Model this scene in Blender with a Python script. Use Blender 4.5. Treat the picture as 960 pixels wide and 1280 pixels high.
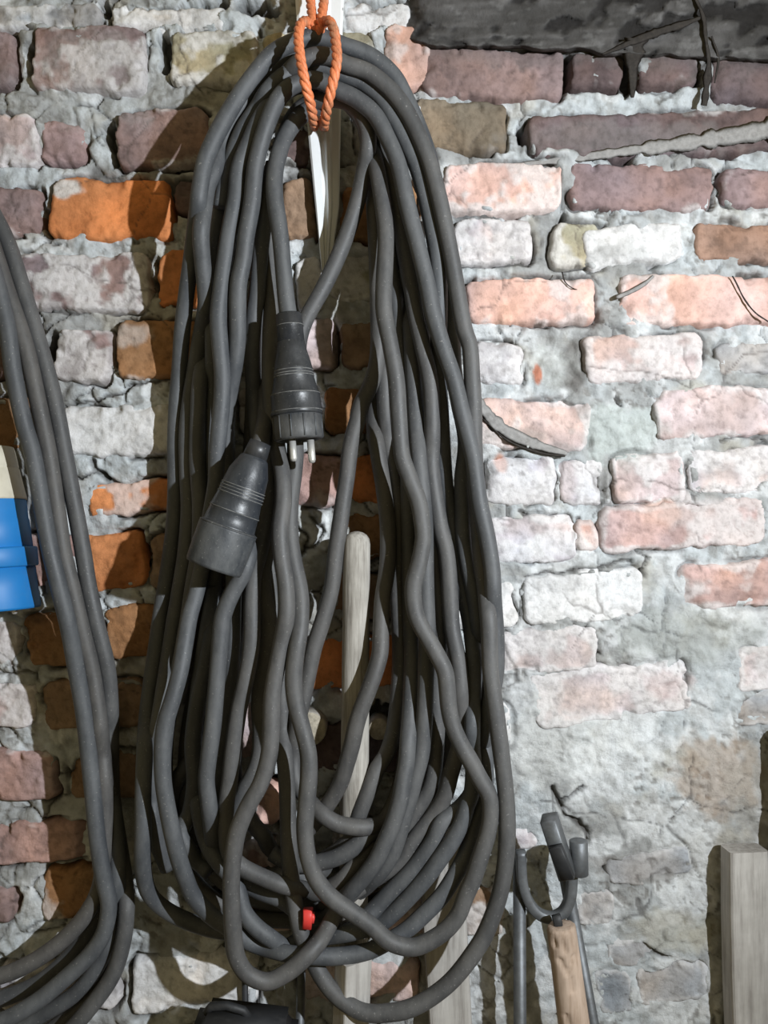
import bpy, bmesh, math, random
import numpy as np
from mathutils import Vector, Matrix

for o in list(bpy.data.objects):
    bpy.data.objects.remove(o)
SC = bpy.context.scene
COL = SC.collection

# ------------------------------------------------------------------ camera, world, lamp, exposure
D = 1.0            # camera distance to the wall plane (m)
S = 0.0009         # metres per photo pixel on the wall plane
ZC = 1.25          # camera height

cam = bpy.data.cameras.new('camera')
cam.sensor_fit = 'HORIZONTAL'
cam.sensor_width = 36.0
cam.lens = 36.0 * D / (960 * S)
cam.clip_start = 0.01
camo = bpy.data.objects.new('camera', cam)
COL.objects.link(camo)
camo.location = (0, -D, ZC)
camo.rotation_euler = (math.pi / 2, 0, 0)
SC.camera = camo

world = bpy.data.worlds.new('world')
SC.world = world
world.use_nodes = True
bg = world.node_tree.nodes['Background']
bg.inputs['Color'].default_value = (1.0, 0.84, 0.47, 1)
bg.inputs['Strength'].default_value = 0.25

lamp = bpy.data.lights.new('work_lamp', 'SPOT')
lamp.energy = 106.0
lamp.color = (0.89, 0.945, 1.0)
lamp.shadow_soft_size = 0.012
lamp.spot_size = math.radians(106)
lamp.spot_blend = 1.0
lampo = bpy.data.objects.new('work_lamp', lamp)
COL.objects.link(lampo)
lampo.location = (0.74, -1.14, ZC + 0.22)
_aim = Vector((-0.30, 0, ZC + 0.08)) - lampo.location
lampo.rotation_euler = _aim.to_track_quat('-Z', 'Y').to_euler()

vs = SC.view_settings
vs.view_transform = 'Standard'
vs.look = 'None'
vs.gamma = 1.0
vs.use_curve_mapping = False
vs.exposure = 0.0

# ------------------------------------------------------------------ helpers
def W(px, py, d):
    """photo pixel + distance in front of the wall -> world point"""
    k = S * (D - d) / D
    return Vector(((px - 480) * k, -d, ZC - (py - 640) * k))

def kpx(d):
    return S * (D - d) / D

rng = np.random.default_rng(7)
_lat = {}
def vnoise(x, y, seed):
    if seed not in _lat:
        _lat[seed] = np.random.default_rng(1000 + seed).random((256, 256)).astype(np.float32)
    L = _lat[seed]
    xi = np.floor(x).astype(np.int64); yi = np.floor(y).astype(np.int64)
    fx = (x - xi).astype(np.float32); fy = (y - yi).astype(np.float32)
    fx = fx * fx * fx * (fx * (fx * 6 - 15) + 10); fy = fy * fy * fy * (fy * (fy * 6 - 15) + 10)
    a = L[xi & 255, yi & 255]; b = L[(xi + 1) & 255, yi & 255]
    c = L[xi & 255, (yi + 1) & 255]; d = L[(xi + 1) & 255, (yi + 1) & 255]
    return (a + (b - a) * fx) * (1 - fy) + (c + (d - c) * fx) * fy

def fbm(x, y, scale, octv=4, seed=0, gain=0.5):
    """roughly -1..1, scale in photo pixels"""
    r = 0; amp = 1; tot = 0
    x = np.asarray(x, dtype=np.float64) / scale + 37.7 * seed; y = np.asarray(y, dtype=np.float64) / scale + 11.3 * seed
    for i in range(octv):
        r = r + amp * (vnoise(x, y, seed * 7 + i) * 2 - 1); tot += amp
        amp *= gain; x = x * 2.03 + 5.1; y = y * 2.03 + 9.7
    return r / tot * 1.5

def worley(x, y, scale, seed):
    r = np.random.default_rng(500 + seed).random((128, 128, 2)).astype(np.float32)
    x = np.asarray(x) / scale; y = np.asarray(y) / scale
    xi = np.floor(x).astype(np.int64); yi = np.floor(y).astype(np.int64)
    f1 = np.full(x.shape, 9.0); f2 = np.full(x.shape, 9.0)
    for dx in (-1, 0, 1):
        for dy in (-1, 0, 1):
            cx = xi + dx; cy = yi + dy
            q = r[cx & 127, cy & 127]
            dd = np.hypot(cx + q[..., 0] - x, cy + q[..., 1] - y)
            f2 = np.minimum(f2, np.maximum(f1, dd)); f1 = np.minimum(f1, dd)
    return f1, f2

def sstep(a, b, x):
    t = np.clip((x - a) / (b - a), 0, 1)
    return t * t * (3 - 2 * t)

def mesh_np(name, verts, faces, smooth=True, col=None):
    """faces: (n,4) or (n,3) int array, or list of lists"""
    me = bpy.data.meshes.new(name)
    verts = np.asarray(verts, dtype=np.float32)
    if isinstance(faces, np.ndarray):
        n, k = faces.shape
        me.vertices.add(len(verts)); me.vertices.foreach_set('co', verts.ravel())
        me.loops.add(n * k); me.loops.foreach_set('vertex_index', faces.astype(np.int32).ravel())
        me.polygons.add(n); me.polygons.foreach_set('loop_start', np.arange(0, n * k, k, dtype=np.int32))
        me.update(calc_edges=True)
    else:
        me.from_pydata([tuple(v) for v in verts], [], faces)
    if smooth:
        me.polygons.foreach_set('use_smooth', np.ones(len(me.polygons), dtype=bool))
    if col is not None:
        a = me.attributes.new('Col', 'FLOAT_COLOR', 'POINT')
        c = np.ones((len(verts), 4), dtype=np.float32); c[:, :3] = col
        a.data.foreach_set('color', c.ravel())
    me.validate(); me.update()
    return me

def world_loc(o):
    v = Vector((0, 0, 0))
    while o is not None:
        v += o.location; o = o.parent
    return v

def put(name, geo, mat, parent=None, base=None, smooth=True, label=None):
    """geo = (verts in world space, faces). ONE mesh object."""
    v, f = geo
    v = np.asarray([tuple(q) for q in v], dtype=np.float64)
    loc = Vector(base) if base is not None else Vector(v.mean(axis=0))
    off = np.array(loc)
    me = mesh_np(name, v - off, f, smooth)
    if mat: me.materials.append(mat)
    o = bpy.data.objects.new(name, me)
    COL.objects.link(o)
    if parent is not None:
        o.parent = parent
        o.location = loc - world_loc(parent)
    else:
        o.location = loc
    if label: o['label'] = label
    return o

def thing(name, label, cat, loc, group=None):
    o = bpy.data.objects.new(name, None)
    COL.objects.link(o)
    o.empty_display_size = 0.02
    o.location = loc
    o['label'] = label; o['category'] = cat
    if group: o['group'] = group
    return o

def tag(o, label, cat, group=None):
    o['label'] = label; o['category'] = cat
    if group: o['group'] = group
    return o

def join(*geos):
    V = []; F = []
    for v, f in geos:
        b = len(V); V += [tuple(q) for q in v]; F += [[i + b for i in q] for q in f]
    return V, F

def catmull(P, n_per):
    P = np.asarray(P, dtype=float)
    Q = np.vstack([2 * P[0] - P[1], P, 2 * P[-1] - P[-2]])
    out = []
    for i in range(1, len(Q) - 2):
        p0, p1, p2, p3 = Q[i - 1], Q[i], Q[i + 1], Q[i + 2]
        L = np.linalg.norm(p2[:2] - p1[:2])
        n = max(2, int(L / n_per + .5))
        # centripetal parametrisation
        t0 = 0; t1 = t0 + max(1e-6, np.linalg.norm(p1 - p0)) ** .5
        t2 = t1 + max(1e-6, np.linalg.norm(p2 - p1)) ** .5; t3 = t2 + max(1e-6, np.linalg.norm(p3 - p2)) ** .5
        for t in np.linspace(t1, t2, n, endpoint=False):
            A1 = (t1 - t) / (t1 - t0) * p0 + (t - t0) / (t1 - t0) * p1
            A2 = (t2 - t) / (t2 - t1) * p1 + (t - t1) / (t2 - t1) * p2
            A3 = (t3 - t) / (t3 - t2) * p2 + (t - t2) / (t3 - t2) * p3
            B1 = (t2 - t) / (t2 - t0) * A1 + (t - t0) / (t2 - t0) * A2
            B2 = (t3 - t) / (t3 - t1) * A2 + (t - t1) / (t3 - t1) * A3
            out.append((t2 - t) / (t2 - t1) * B1 + (t - t1) / (t2 - t1) * B2)
    out.append(P[-1])
    return np.array(out)

def frames(P):
    P = np.asarray(P, dtype=float)
    T = np.gradient(P, axis=0)
    T /= np.linalg.norm(T, axis=1)[:, None] + 1e-12
    u = np.cross(T[0], [0.0, 1.0, 0.0])
    if np.linalg.norm(u) < 1e-3: u = np.cross(T[0], [1.0, 0, 0])
    u /= np.linalg.norm(u)
    U = []; V = []
    for t in T:
        u = u - t * np.dot(u, t); u /= np.linalg.norm(u) + 1e-12
        U.append(u); V.append(np.cross(t, u))
    return T, np.array(U), np.array(V)

def tube(P, r, seg=12):
    P = np.asarray([tuple(p) for p in P], dtype=float)
    T, U, V = frames(P)
    r = np.broadcast_to(np.asarray(r, dtype=float), (len(P),))
    a = np.linspace(0, 2 * math.pi, seg, endpoint=False)
    ring = (np.cos(a)[None, :, None] * U[:, None, :] + np.sin(a)[None, :, None] * V[:, None, :])
    v = P[:, None, :] + ring * r[:, None, None]
    n = len(P)
    verts = v.reshape(-1, 3).tolist()
    faces = []
    for i in range(n - 1):
        for j in range(seg):
            k = (j + 1) % seg
            faces.append([i * seg + j, i * seg + k, (i + 1) * seg + k, (i + 1) * seg + j])
    faces.append(list(range(seg))[::-1]); faces.append([(n - 1) * seg + j for j in range(seg)])
    return verts, faces

def lathe(p0, axis, prof, seg=40, squash=None):
    """prof: list of (distance along axis, radius)"""
    p0 = np.array(p0, dtype=float); ax = np.array(axis, dtype=float); ax /= np.linalg.norm(ax)
    u = np.cross(ax, [0, 1.0, 0])
    if np.linalg.norm(u) < 1e-3: u = np.cross(ax, [1.0, 0, 0])
    u /= np.linalg.norm(u); w = np.cross(ax, u)
    V = []; F = []
    for t, r in prof:
        for j in range(seg):
            a = 2 * math.pi * j / seg
            V.append(tuple(p0 + ax * t + r * (math.cos(a) * u + math.sin(a) * w)))
    for i in range(len(prof) - 1):
        for j in range(seg):
            k = (j + 1) % seg
            F.append([i * seg + j, i * seg + k, (i + 1) * seg + k, (i + 1) * seg + j])
    F.append(list(range(seg))[::-1]); F.append([(len(prof) - 1) * seg + j for j in range(seg)])
    return V, F

def sweep(P, U, section, scale=None):
    """section polygon (a,b) swept along P; a along U, b along tangent x U."""
    P = np.asarray([tuple(p) for p in P], dtype=float)
    T = np.gradient(P, axis=0); T /= np.linalg.norm(T, axis=1)[:, None]
    V = []; F = []; m = len(section)
    for i, p in enumerate(P):
        u = np.array(U[i] if isinstance(U, list) else U, dtype=float); u -= T[i] * np.dot(u, T[i]); u /= np.linalg.norm(u)
        w = np.cross(T[i], u)
        s = scale[i] if scale is not None else (1, 1)
        for a, b in section:
            V.append(tuple(p + u * a * s[0] + w * b * s[1]))
    for i in range(len(P) - 1):
        for j in range(m):
            k = (j + 1) % m
            F.append([i * m + j, i * m + k, (i + 1) * m + k, (i + 1) * m + j])
    F.append(list(range(m))[::-1]); F.append([(len(P) - 1) * m + j for j in range(m)])
    return V, F

def rrect(w, h, r, n=3):
    out = []
    for cx, cy, a0 in ((w / 2 - r, h / 2 - r, 0), (-w / 2 + r, h / 2 - r, 90), (-w / 2 + r, -h / 2 + r, 180), (w / 2 - r, -h / 2 + r, 270)):
        for i in range(n + 1):
            a = math.radians(a0 + 90 * i / n)
            out.append((cx + r * math.cos(a), cy + r * math.sin(a)))
    return out

# ------------------------------------------------------------------ materials
def nodes_of(name):
    m = bpy.data.materials.new(name); m.use_nodes = True
    nt = m.node_tree; b = nt.nodes['Principled BSDF']
    return m, nt, b

def N(nt, typ, **kw):
    n = nt.nodes.new(typ)
    for k, v in kw.items():
        if k in n.inputs.keys(): n.inputs[k].default_value = v
        else: setattr(n, k, v)
    return n

def noise_node(nt, scale, detail=4, rough=.55, vec=None, stretch=None):
    n = N(nt, 'ShaderNodeTexNoise'); n.inputs['Scale'].default_value = scale
    n.inputs['Detail'].default_value = detail; n.inputs['Roughness'].default_value = rough
    if vec is not None:
        if stretch:
            mp = N(nt, 'ShaderNodeMapping'); mp.inputs['Scale'].default_value = stretch
            nt.links.new(vec, mp.inputs['Vector']); vec = mp.outputs['Vector']
        nt.links.new(vec, n.inputs['Vector'])
    return n

def ramp(nt, fac, stops):
    r = N(nt, 'ShaderNodeValToRGB')
    e = r.color_ramp.elements
    while len(e) < len(stops): e.new(.5)
    for q, (p, c) in zip(e, stops):
        q.position = p; q.color = (*c, 1) if len(c) == 3 else c
    nt.links.new(fac, r.inputs['Fac'])
    return r

def mixrgb(nt, typ, fac, a, b):
    m = N(nt, 'ShaderNodeMix', data_type='RGBA', blend_type=typ)
    for s, v in ((m.inputs[0], fac), (m.inputs[6], a), (m.inputs[7], b)):
        if isinstance(v, (int, float)): s.default_value = v
        elif isinstance(v, tuple): s.default_value = (*v, 1)
        else: nt.links.new(v, s)
    return m.outputs[2]

def bump(nt, b, h, strength, dist):
    n = N(nt, 'ShaderNodeBump'); n.inputs['Strength'].default_value = strength; n.inputs['Distance'].default_value = dist
    nt.links.new(h, n.inputs['Height']); nt.links.new(n.outputs['Normal'], b.inputs['Normal'])

def mat_masonry(name, fine, bdist):
    m, nt, b = nodes_of(name)
    at = N(nt, 'ShaderNodeAttribute', attribute_name='Col')
    g = N(nt, 'ShaderNodeNewGeometry')
    n1 = noise_node(nt, fine, 6, .65, g.outputs['Position'])
    r = ramp(nt, n1.outputs['Fac'], [(.28, (.72, .71, .70)), (.5, (1, 1, 1)), (.75, (1.12, 1.12, 1.13))])
    c = mixrgb(nt, 'MULTIPLY', 1.0, at.outputs['Color'], r.outputs['Color'])
    n3 = noise_node(nt, 900, 2, .5, g.outputs['Position'])
    r3 = ramp(nt, n3.outputs['Fac'], [(.30, (.55, .52, .5)), (.40, (1, 1, 1))])
    c = mixrgb(nt, 'MULTIPLY', .22, c, r3.outputs['Color'])
    nt.links.new(c, b.inputs['Base Color'])
    b.inputs['Roughness'].default_value = .92
    b.inputs['Specular IOR Level'].default_value = .15
    n2 = noise_node(nt, 170, 9, .72, g.outputs['Position'])
    bump(nt, b, n2.outputs['Fac'], .75, bdist)
    return m

M_MORTAR = mat_masonry('lime mortar', 90, .0035)
M_BRICK = mat_masonry('old brick', 120, .0022)

def mat_rubber(name, base, dust, dustiness=.5, rough=.5, spec=.5):
    m, nt, b = nodes_of(name)
    tc = N(nt, 'ShaderNodeNewGeometry'); oi = N(nt, 'ShaderNodeObjectInfo')
    n1 = noise_node(nt, 34, 8, .72, tc.outputs['Position'], (1, 1, .45))
    r1 = ramp(nt, n1.outputs['Fac'], [(.40, (0, 0, 0)), (.72, (dustiness,) * 3)])
    n2 = noise_node(nt, 420, 3, .5, tc.outputs['Position'])
    r2 = ramp(nt, n2.outputs['Fac'], [(.665, (0, 0, 0)), (.72, (.8, .8, .8))])
    hue = ramp(nt, oi.outputs['Random'], [(0, (1.0, .96, .92)), (.35, (1, 1, 1)), (.7, (.93, .99, 1.06)), (1, (1.08, 1.03, .98))])
    c = mixrgb(nt, 'MIX', r1.outputs['Color'], base, dust)
    c = mixrgb(nt, 'MULTIPLY', 1.0, c, hue.outputs['Color'])
    c = mixrgb(nt, 'MIX', r2.outputs['Color'], c, tuple(min(1, x * 1.5) for x in dust))
    nt.links.new(c, b.inputs['Base Color'])
    rr = ramp(nt, n1.outputs['Fac'], [(.3, (rough,) * 3), (.75, (min(1, rough + .22),) * 3)])
    nt.links.new(rr.outputs['Color'], b.inputs['Roughness'])
    b.inputs['Specular IOR Level'].default_value = spec
    n3 = noise_node(nt, 260, 5, .6, tc.outputs['Position'])
    bump(nt, b, n3.outputs['Fac'], .25, .0008)
    return m

M_CABLE = mat_rubber('dusty black rubber', (.062, .063, .065), (.140, .137, .132), .8, .50, .5)
M_PLUG = mat_rubber('moulded black rubber', (.018, .021, .026), (.085, .085, .085), .55, .30, .6)
M_PLUGDUST = mat_rubber('scuffed dusty rubber', (.030, .034, .040), (.14, .14, .136), .8, .42, .5)

def mat_plain(name, col, rough=.5, metal=0.0, var=.25, scale=40, bmp=.2, spec=.5, dirt=(.12, .1, .08), dirtamt=.35):
    m, nt, b = nodes_of(name)
    g = N(nt, 'ShaderNodeNewGeometry')
    n = noise_node(nt, scale, 6, .6, g.outputs['Position'])
    r = ramp(nt, n.outputs['Fac'], [(.3, (1 - var,) * 3), (.7, (1 + var * .4,) * 3)])
    c = mixrgb(nt, 'MULTIPLY', 1.0, col, r.outputs['Color'])
    n2 = noise_node(nt, scale * 2.3, 6, .7, g.outputs['Position'])
    r2 = ramp(nt, n2.outputs['Fac'], [(.52, (0, 0, 0)), (.75, (dirtamt,) * 3)])
    c = mixrgb(nt, 'MIX', r2.outputs['Color'], c, dirt)
    nt.links.new(c, b.inputs['Base Color'])
    b.inputs['Roughness'].default_value = rough; b.inputs['Metallic'].default_value = metal
    b.inputs['Specular IOR Level'].default_value = spec
    bump(nt, b, n2.outputs['Fac'], bmp, .0012)
    return m

def mat_wood(name, light, dark, scale=1.0, rough=.8, bm=.5):
    m, nt, b = nodes_of(name)
    g = N(nt, 'ShaderNodeNewGeometry')
    n1 = noise_node(nt, 30 * scale, 6, .65, g.outputs['Position'], (6, 6, .45))
    r1 = ramp(nt, n1.outputs['Fac'], [(.30, dark), (.50, tuple((a * .35 + c * .65) for a, c in zip(dark, light))), (.68, light)])
    n2 = noise_node(nt, 18, 4, .6, g.outputs['Position'])
    r2 = ramp(nt, n2.outputs['Fac'], [(.3, (.78, .77, .76)), (.6, (1.05, 1.05, 1.05))])
    c = mixrgb(nt, 'MULTIPLY', 1.0, r1.outputs['Color'], r2.outputs['Color'])
    nt.links.new(c, b.inputs['Base Color']); b.inputs['Roughness'].default_value = rough
    b.inputs['Specular IOR Level'].default_value = .25
    bump(nt, b, n1.outputs['Fac'], bm, .0012)
    return m

M_WOODGREY = mat_wood('weathered grey handle wood', (.47, .445, .40), (.21, .19, .165), 1.4)
M_WOODTAN = mat_wood('tan handle wood', (.57, .445, .355), (.36, .26, .19), 1.0)
M_PLANK = mat_wood('pale grey plank wood', (.50, .48, .45), (.29, .27, .25), .9)
M_ENDGRAIN = mat_plain('sawn end grain', (.45, .40, .31), .85, 0, .45, 160, .6)
M_BEAM = mat_wood('sooty timber', (.16, .152, .148), (.045, .042, .040), .8, .9, .8)
M_STEEL = mat_plain('dull dark steel', (.17, .18, .19), .52, .55, .35, 60, .25, .5, (.10, .085, .07), .4)
M_PIN = mat_plain('nickel plated pin', (.72, .71, .68), .34, .55, .15, 90, .05, .5, (.3, .28, .25), .15)
M_STRIP = mat_plain('white painted strip', (.80, .82, .82), .45, 0, .06, 30, .05, .4, (.55, .5, .42), .12)
M_BLUE = mat_plain('blue connector plastic', (.012, .19, .52), .5, 0, .10, 25, .05, .5, (.08, .20, .38), .25)
M_CREAM = mat_plain('cream connector plastic', (.62, .58, .47), .45, 0, .12, 40, .08, .4, (.36, .30, .2), .3)
M_RINGLINE = mat_plain('dust and painted highlights on rings', (.20, .20, .195), .85, 0, .5, 120, .1, .2, (.03, .03, .03), .9)  # pale lines paint highlights as well as dust along the ring ridges
M_RED = mat_plain('red plastic', (.75, .055, .045), .45, 0, .1, 40, .05)
M_BLACK = mat_plain('black worn plastic', (.028, .029, .031), .55, 0, .3, 40, .2, .4, (.06, .06, .06), .5)
M_WEB = mat_plain('dusty cobweb', (.050, .045, .041), 1.0, 0, .3, 150, .0, .0)
M_FLOOR = mat_plain('trodden dirt floor', (.22, .19, .16), .95, 0, .35, 12, .5, .1)

def mat_rope():
    m, nt, b = nodes_of('orange polypropylene rope')
    g = N(nt, 'ShaderNodeNewGeometry')
    n1 = noise_node(nt, 26, 4, .6, g.outputs['Position'])
    r1 = ramp(nt, n1.outputs['Fac'], [(.32, (.50, .24, .14)), (.5, (.74, .235, .10)), (.7, (.86, .27, .11))])
    n2 = noise_node(nt, 700, 3, .6, g.outputs['Position'], (1, 1, .25))
    r2 = ramp(nt, n2.outputs['Fac'], [(.3, (.7, .66, .62)), (.6, (1.05, 1.05, 1.05))])
    c = mixrgb(nt, 'MULTIPLY', 1.0, r1.outputs['Color'], r2.outputs['Color'])
    nt.links.new(c, b.inputs['Base Color']); b.inputs['Roughness'].default_value = .5
    bump(nt, b, n2.outputs['Fac'], .4, .0008)
    return m
M_ROPE = mat_rope()

# ------------------------------------------------------------------ the wall
TONES = dict(
    O=(.70, .27, .105), o=(.37, .20, .10), P=(.300, .215, .205), D=(.165, .122, .122), K=(.63, .50, .48),
    S=(.74, .49, .42), R=(.45, .30, .275), B=(.34, .225, .15), V=(.46, .42, .30), W=(.76, .755, .75), G=(.42, .41, .41),
    L=(.58, .52, .53), Q=(.33, .235, .23), b=(.235, .190, .14), c=(.34, .225, .175), p=(.255, .19, .188), r=(.56, .39, .36))
# x0, y0, x1, y1, tone, whitewash 0..1, tilt in degrees, proud px
BR = [
    (-70, 36, 15, 107, 'P', .10, 0, 2), (42, 33, 182, 114, 'P', .38, 1, 5), (212, 40, 322, 108, 'V', .62, 1, 5),
    (-60, 142, 46, 205, 'K', .45, 0, 3), (50, 151, 106, 199, 'R', .10, 4, 0), (148, 137, 262, 206, 'P', .30, -2, 6),
    (-60, 233, 48, 290, 'P', .10, 2, 3), (62, 223, 213, 299, 'O', .04, 1, 4), (218, 226, 268, 262, 'D', .1, 3, -3),
    (24, 318, 186, 387, 'P', .68, 0, 4), (196, 312, 262, 382, 'O', .0, 2, 2),
    (71, 412, 140, 477, 'P', .66, 3, 5), (147, 400, 252, 474, 'o', .10, -1, 4), (-60, 405, 42, 470, 'P', .4, 0, 2),
    (-70, 495, 30, 565, 'o', .0, 0, 1), (78, 507, 232, 570, 'W', .90, -1, 4),
    (112, 602, 215, 641, 'O', .42, -6, -1), (106, 666, 178, 737, 'O', .0, -6, 3), (186, 668, 300, 735, 'B', .1, -2, 0), (-40, 668, 96, 735, 'R', .2, -2, 0),
    (32, 766, 116, 832, 'o', .12, -3, 2), (130, 757, 240, 822, 'o', .05, -2, 3), (-80, 775, 22, 835, 'K', .6, 0, 1),
    (-60, 852, 44, 908, 'K', .55, 2, 2), (54, 852, 180, 912, 'B', .1, -2, 0),
    (-60, 940, 69, 1003, 'R', .28, 0, 4), (86, 938, 200, 1000, 'B', .0, 0, 0),
    (-60, 1030, 108, 1082, 'R', .22, -4, 4), (52, 1086, 140, 1150, 'o', .25, -2, 3), (-60, 1112, 18, 1154, 'P', .1, 4, 1),
    # behind the coil
    (352, 222, 393, 297, 'B', .22, -3, 4), (425, 230, 520, 298, 'o', .05, 0, 3), (478, 38, 534, 111, 'S', .18, 3, 5),
    (330, 40, 470, 108, 'V', .3, 0, 1), (348, 152, 392, 200, 'D', .1, 2, -6),
    (372, 322, 405, 392, 'W', .9, 0, 4), (408, 320, 520, 376, 'V', .55, 0, 3), (340, 398, 416, 460, 'K', .25, 0, 4), (427, 404, 520, 458, 'B', .15, -2, 3),
    (404, 486, 520, 541, 'o', .10, -1, 3), (300, 486, 395, 541, 'L', .5, 0, 0), (366, 570, 432, 631, 'R', .20, 0, 3), (435, 568, 530, 629, 'O', .05, 0, 2),
    (430, 643, 540, 700, 'o', .05, 0, 2), (384, 795, 520, 858, 'O', .0, -2, 2), (290, 880, 352, 945, 'K', .3, 2, 3), (418, 716, 540, 772, 'B', .3, 0, 0),
    (318, 985, 352, 1032, 'S', .1, 12, 6), (302, 1050, 348, 1086, 'R', .3, -10, 7), (366, 905, 520, 965, 'D', .1, 0, -3),
    # right of the coil
    (526, 63, 703, 122, 'p', .16, 1, 4), (712, 69, 776, 108, 'D', .12, 0, 2), (798, 70, 872, 108, 'D', .1, 0, 2), (892, 70, 1010, 126, 'D', .06, 1, 3),
    (520, 128, 634, 188, 'b', .14, 2, 2), (660, 140, 1000, 194, 'D', .16, -2.2, 3),
    (552, 207, 702, 267, 'S', .48, 0, 4), (712, 206, 890, 263, 'Q', .10, 1, 3), (902, 213, 1010, 262, 'Q', .06, 1, 2),
    (566, 277, 664, 331, 'L', .55, 0, 2), (690, 280, 752, 332, 'V', .55, 2, 0), (728, 280, 852, 334, 'W', .78, -5, 2), (868, 281, 1010, 327, 'c', .08, 1, 3),
    (586, 349, 742, 407, 'S', .22, 0, 6), (772, 345, 1010, 407, 'S', .24, 0, 6),
    (592, 426, 652, 482, 'L', .55, 2, 2), (730, 419, 874, 479, 'K', .42, -2, 4), (897, 429, 1010, 467, 'G', .05, -3, 1),
    (598, 500, 736, 562, 'K', .32, 2, 3), (820, 484, 1010, 545, 'K', .30, -2, 3),
    (606, 570, 694, 632, 'L', .62, 0, 2), (700, 574, 752, 630, 'L', .5, -3, 1), (764, 566, 854, 628, 'K', .42, -3, 3), (858, 560, 1010, 613, 'L', .48, -2.5, 3),
    (604, 644, 720, 703, 'L', .52, -2, 2), (719, 646, 747, 690, 'r', .25, -2, 3), (750, 626, 956, 686, 'r', .45, -3, 3), (962, 620, 1060, 680, 'L', .5, -3, 2),
    (655, 715, 802, 775, 'W', .85, -5, 2), (850, 703, 1010, 757, 'r', .36, -4, 2), (560, 725, 645, 785, 'W', .7, -4, 1),
    (622, 786, 746, 843, 'L', .50, -5, 2), (666, 832, 862, 900, 'L', .52, -6, 1), (922, 805, 1040, 860, 'L', .5, -5, 0),
    (540, 880, 640, 940, 'W', .7, -4, 0), (917, 866, 1020, 906, 'G', .2, -3, 0),
    (760, 1066, 862, 1101, 'G', .10, -8, 0), (724, 1112, 767, 1157, 'G', .3, -2, 0), (745, 1213, 792, 1266, 'G', .3, -8, 0), (797, 1202, 888, 1252, 'G', .22, -6, 1),
    (760, 1172, 818, 1206, 'G', .25, -4, 0), (640, 1036, 672, 1062, 'L', .3, -4, 0),
    (-20, 3, 122, 31, 'G', .55, 0, 0), (138, 6, 288, 35, 'W', .65, 1, 0), (430, 8, 512, 40, 'W', .6, 0, 1),
    (165, 1195, 320, 1262, 'W', .5, -2, 1), (0, 1205, 150, 1262, 'L', .5, -2, 0),
]
_rr = random.Random(11)
def _hits(b, lst, m=5):
    return any(b[0] < q[2] + m and b[2] > q[0] - m and b[1] < q[3] + m and b[3] > q[1] - m for q in lst)
ROWS = [-420, -330, -240, -150, -65, 20, 75, 165, 258, 352, 440, 535, 605, 700, 792, 880, 970, 1055, 1140, 1225, 1312, 1400, 1490]
for ry in ROWS:
    x = -420 + _rr.uniform(-60, 40)
    while x < 1400:
        w = _rr.choice([150, 155, 145, 78, 150])
        h = _rr.uniform(26, 31)
        b = (x, ry - h, x + w, ry + h)
        inside = b[2] > -5 and b[0] < 965 and b[3] > -5 and b[1] < 1285
        hid = 190 < x and x + w < 640
        if len(BR) < 285 and (not inside or hid) and not _hits(b, BR):
            t = _rr.choice(['P', 'R', 'K', 'o', 'B', 'P', 'L', 'O'])
            BR.append((*b, t, _rr.uniform(.05, .6), _rr.uniform(-2, 2), _rr.uniform(0, 4)))
        x += w + _rr.uniform(12, 24)

HOLES_AND_SHADE = [(205, 56, 7, 27), (36, 72, 6, 20), (17, 95, 5, 14), (135, 166, 6, 15), (140, 195, 4, 14), (57, 272, 7, 16), (65, 445, 10, 26), (143, 440, 4, 24), (225, 250, 10, 9),
         (375, 182, 15, 22), (711, 90, 8, 24), (786, 92, 9, 24), (395, 262, 3, 34), (240, 96, 22, 6), (250, 140, 18, 5), (195, 208, 40, 5), (270, 8, 16, 10), (315, 10, 26, 9),  # wide flat entry under the rounded brick carves and darkens its shadow
         (418, 432, 6, 22), (640, 452, 3, 20), (876, 447, 3, 8), (652, 170, 6, 12), (195, 345, 5, 20), (72, 1110, 6, 20), (55, 780, 6, 10), (96, 975, 5, 18), (240, 695, 5, 20), (180, 700, 4, 22),
         (420, 690, 10, 12), (350, 1075, 30, 12), (345, 1000, 12, 30), (300, 1120, 40, 12), (465, 905, 26, 24), (440, 870, 6, 30), (128, 6, 5, 8), (703, 280, 4, 14), (757, 255, 6, 8), (800, 880, 5, 8)]
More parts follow.
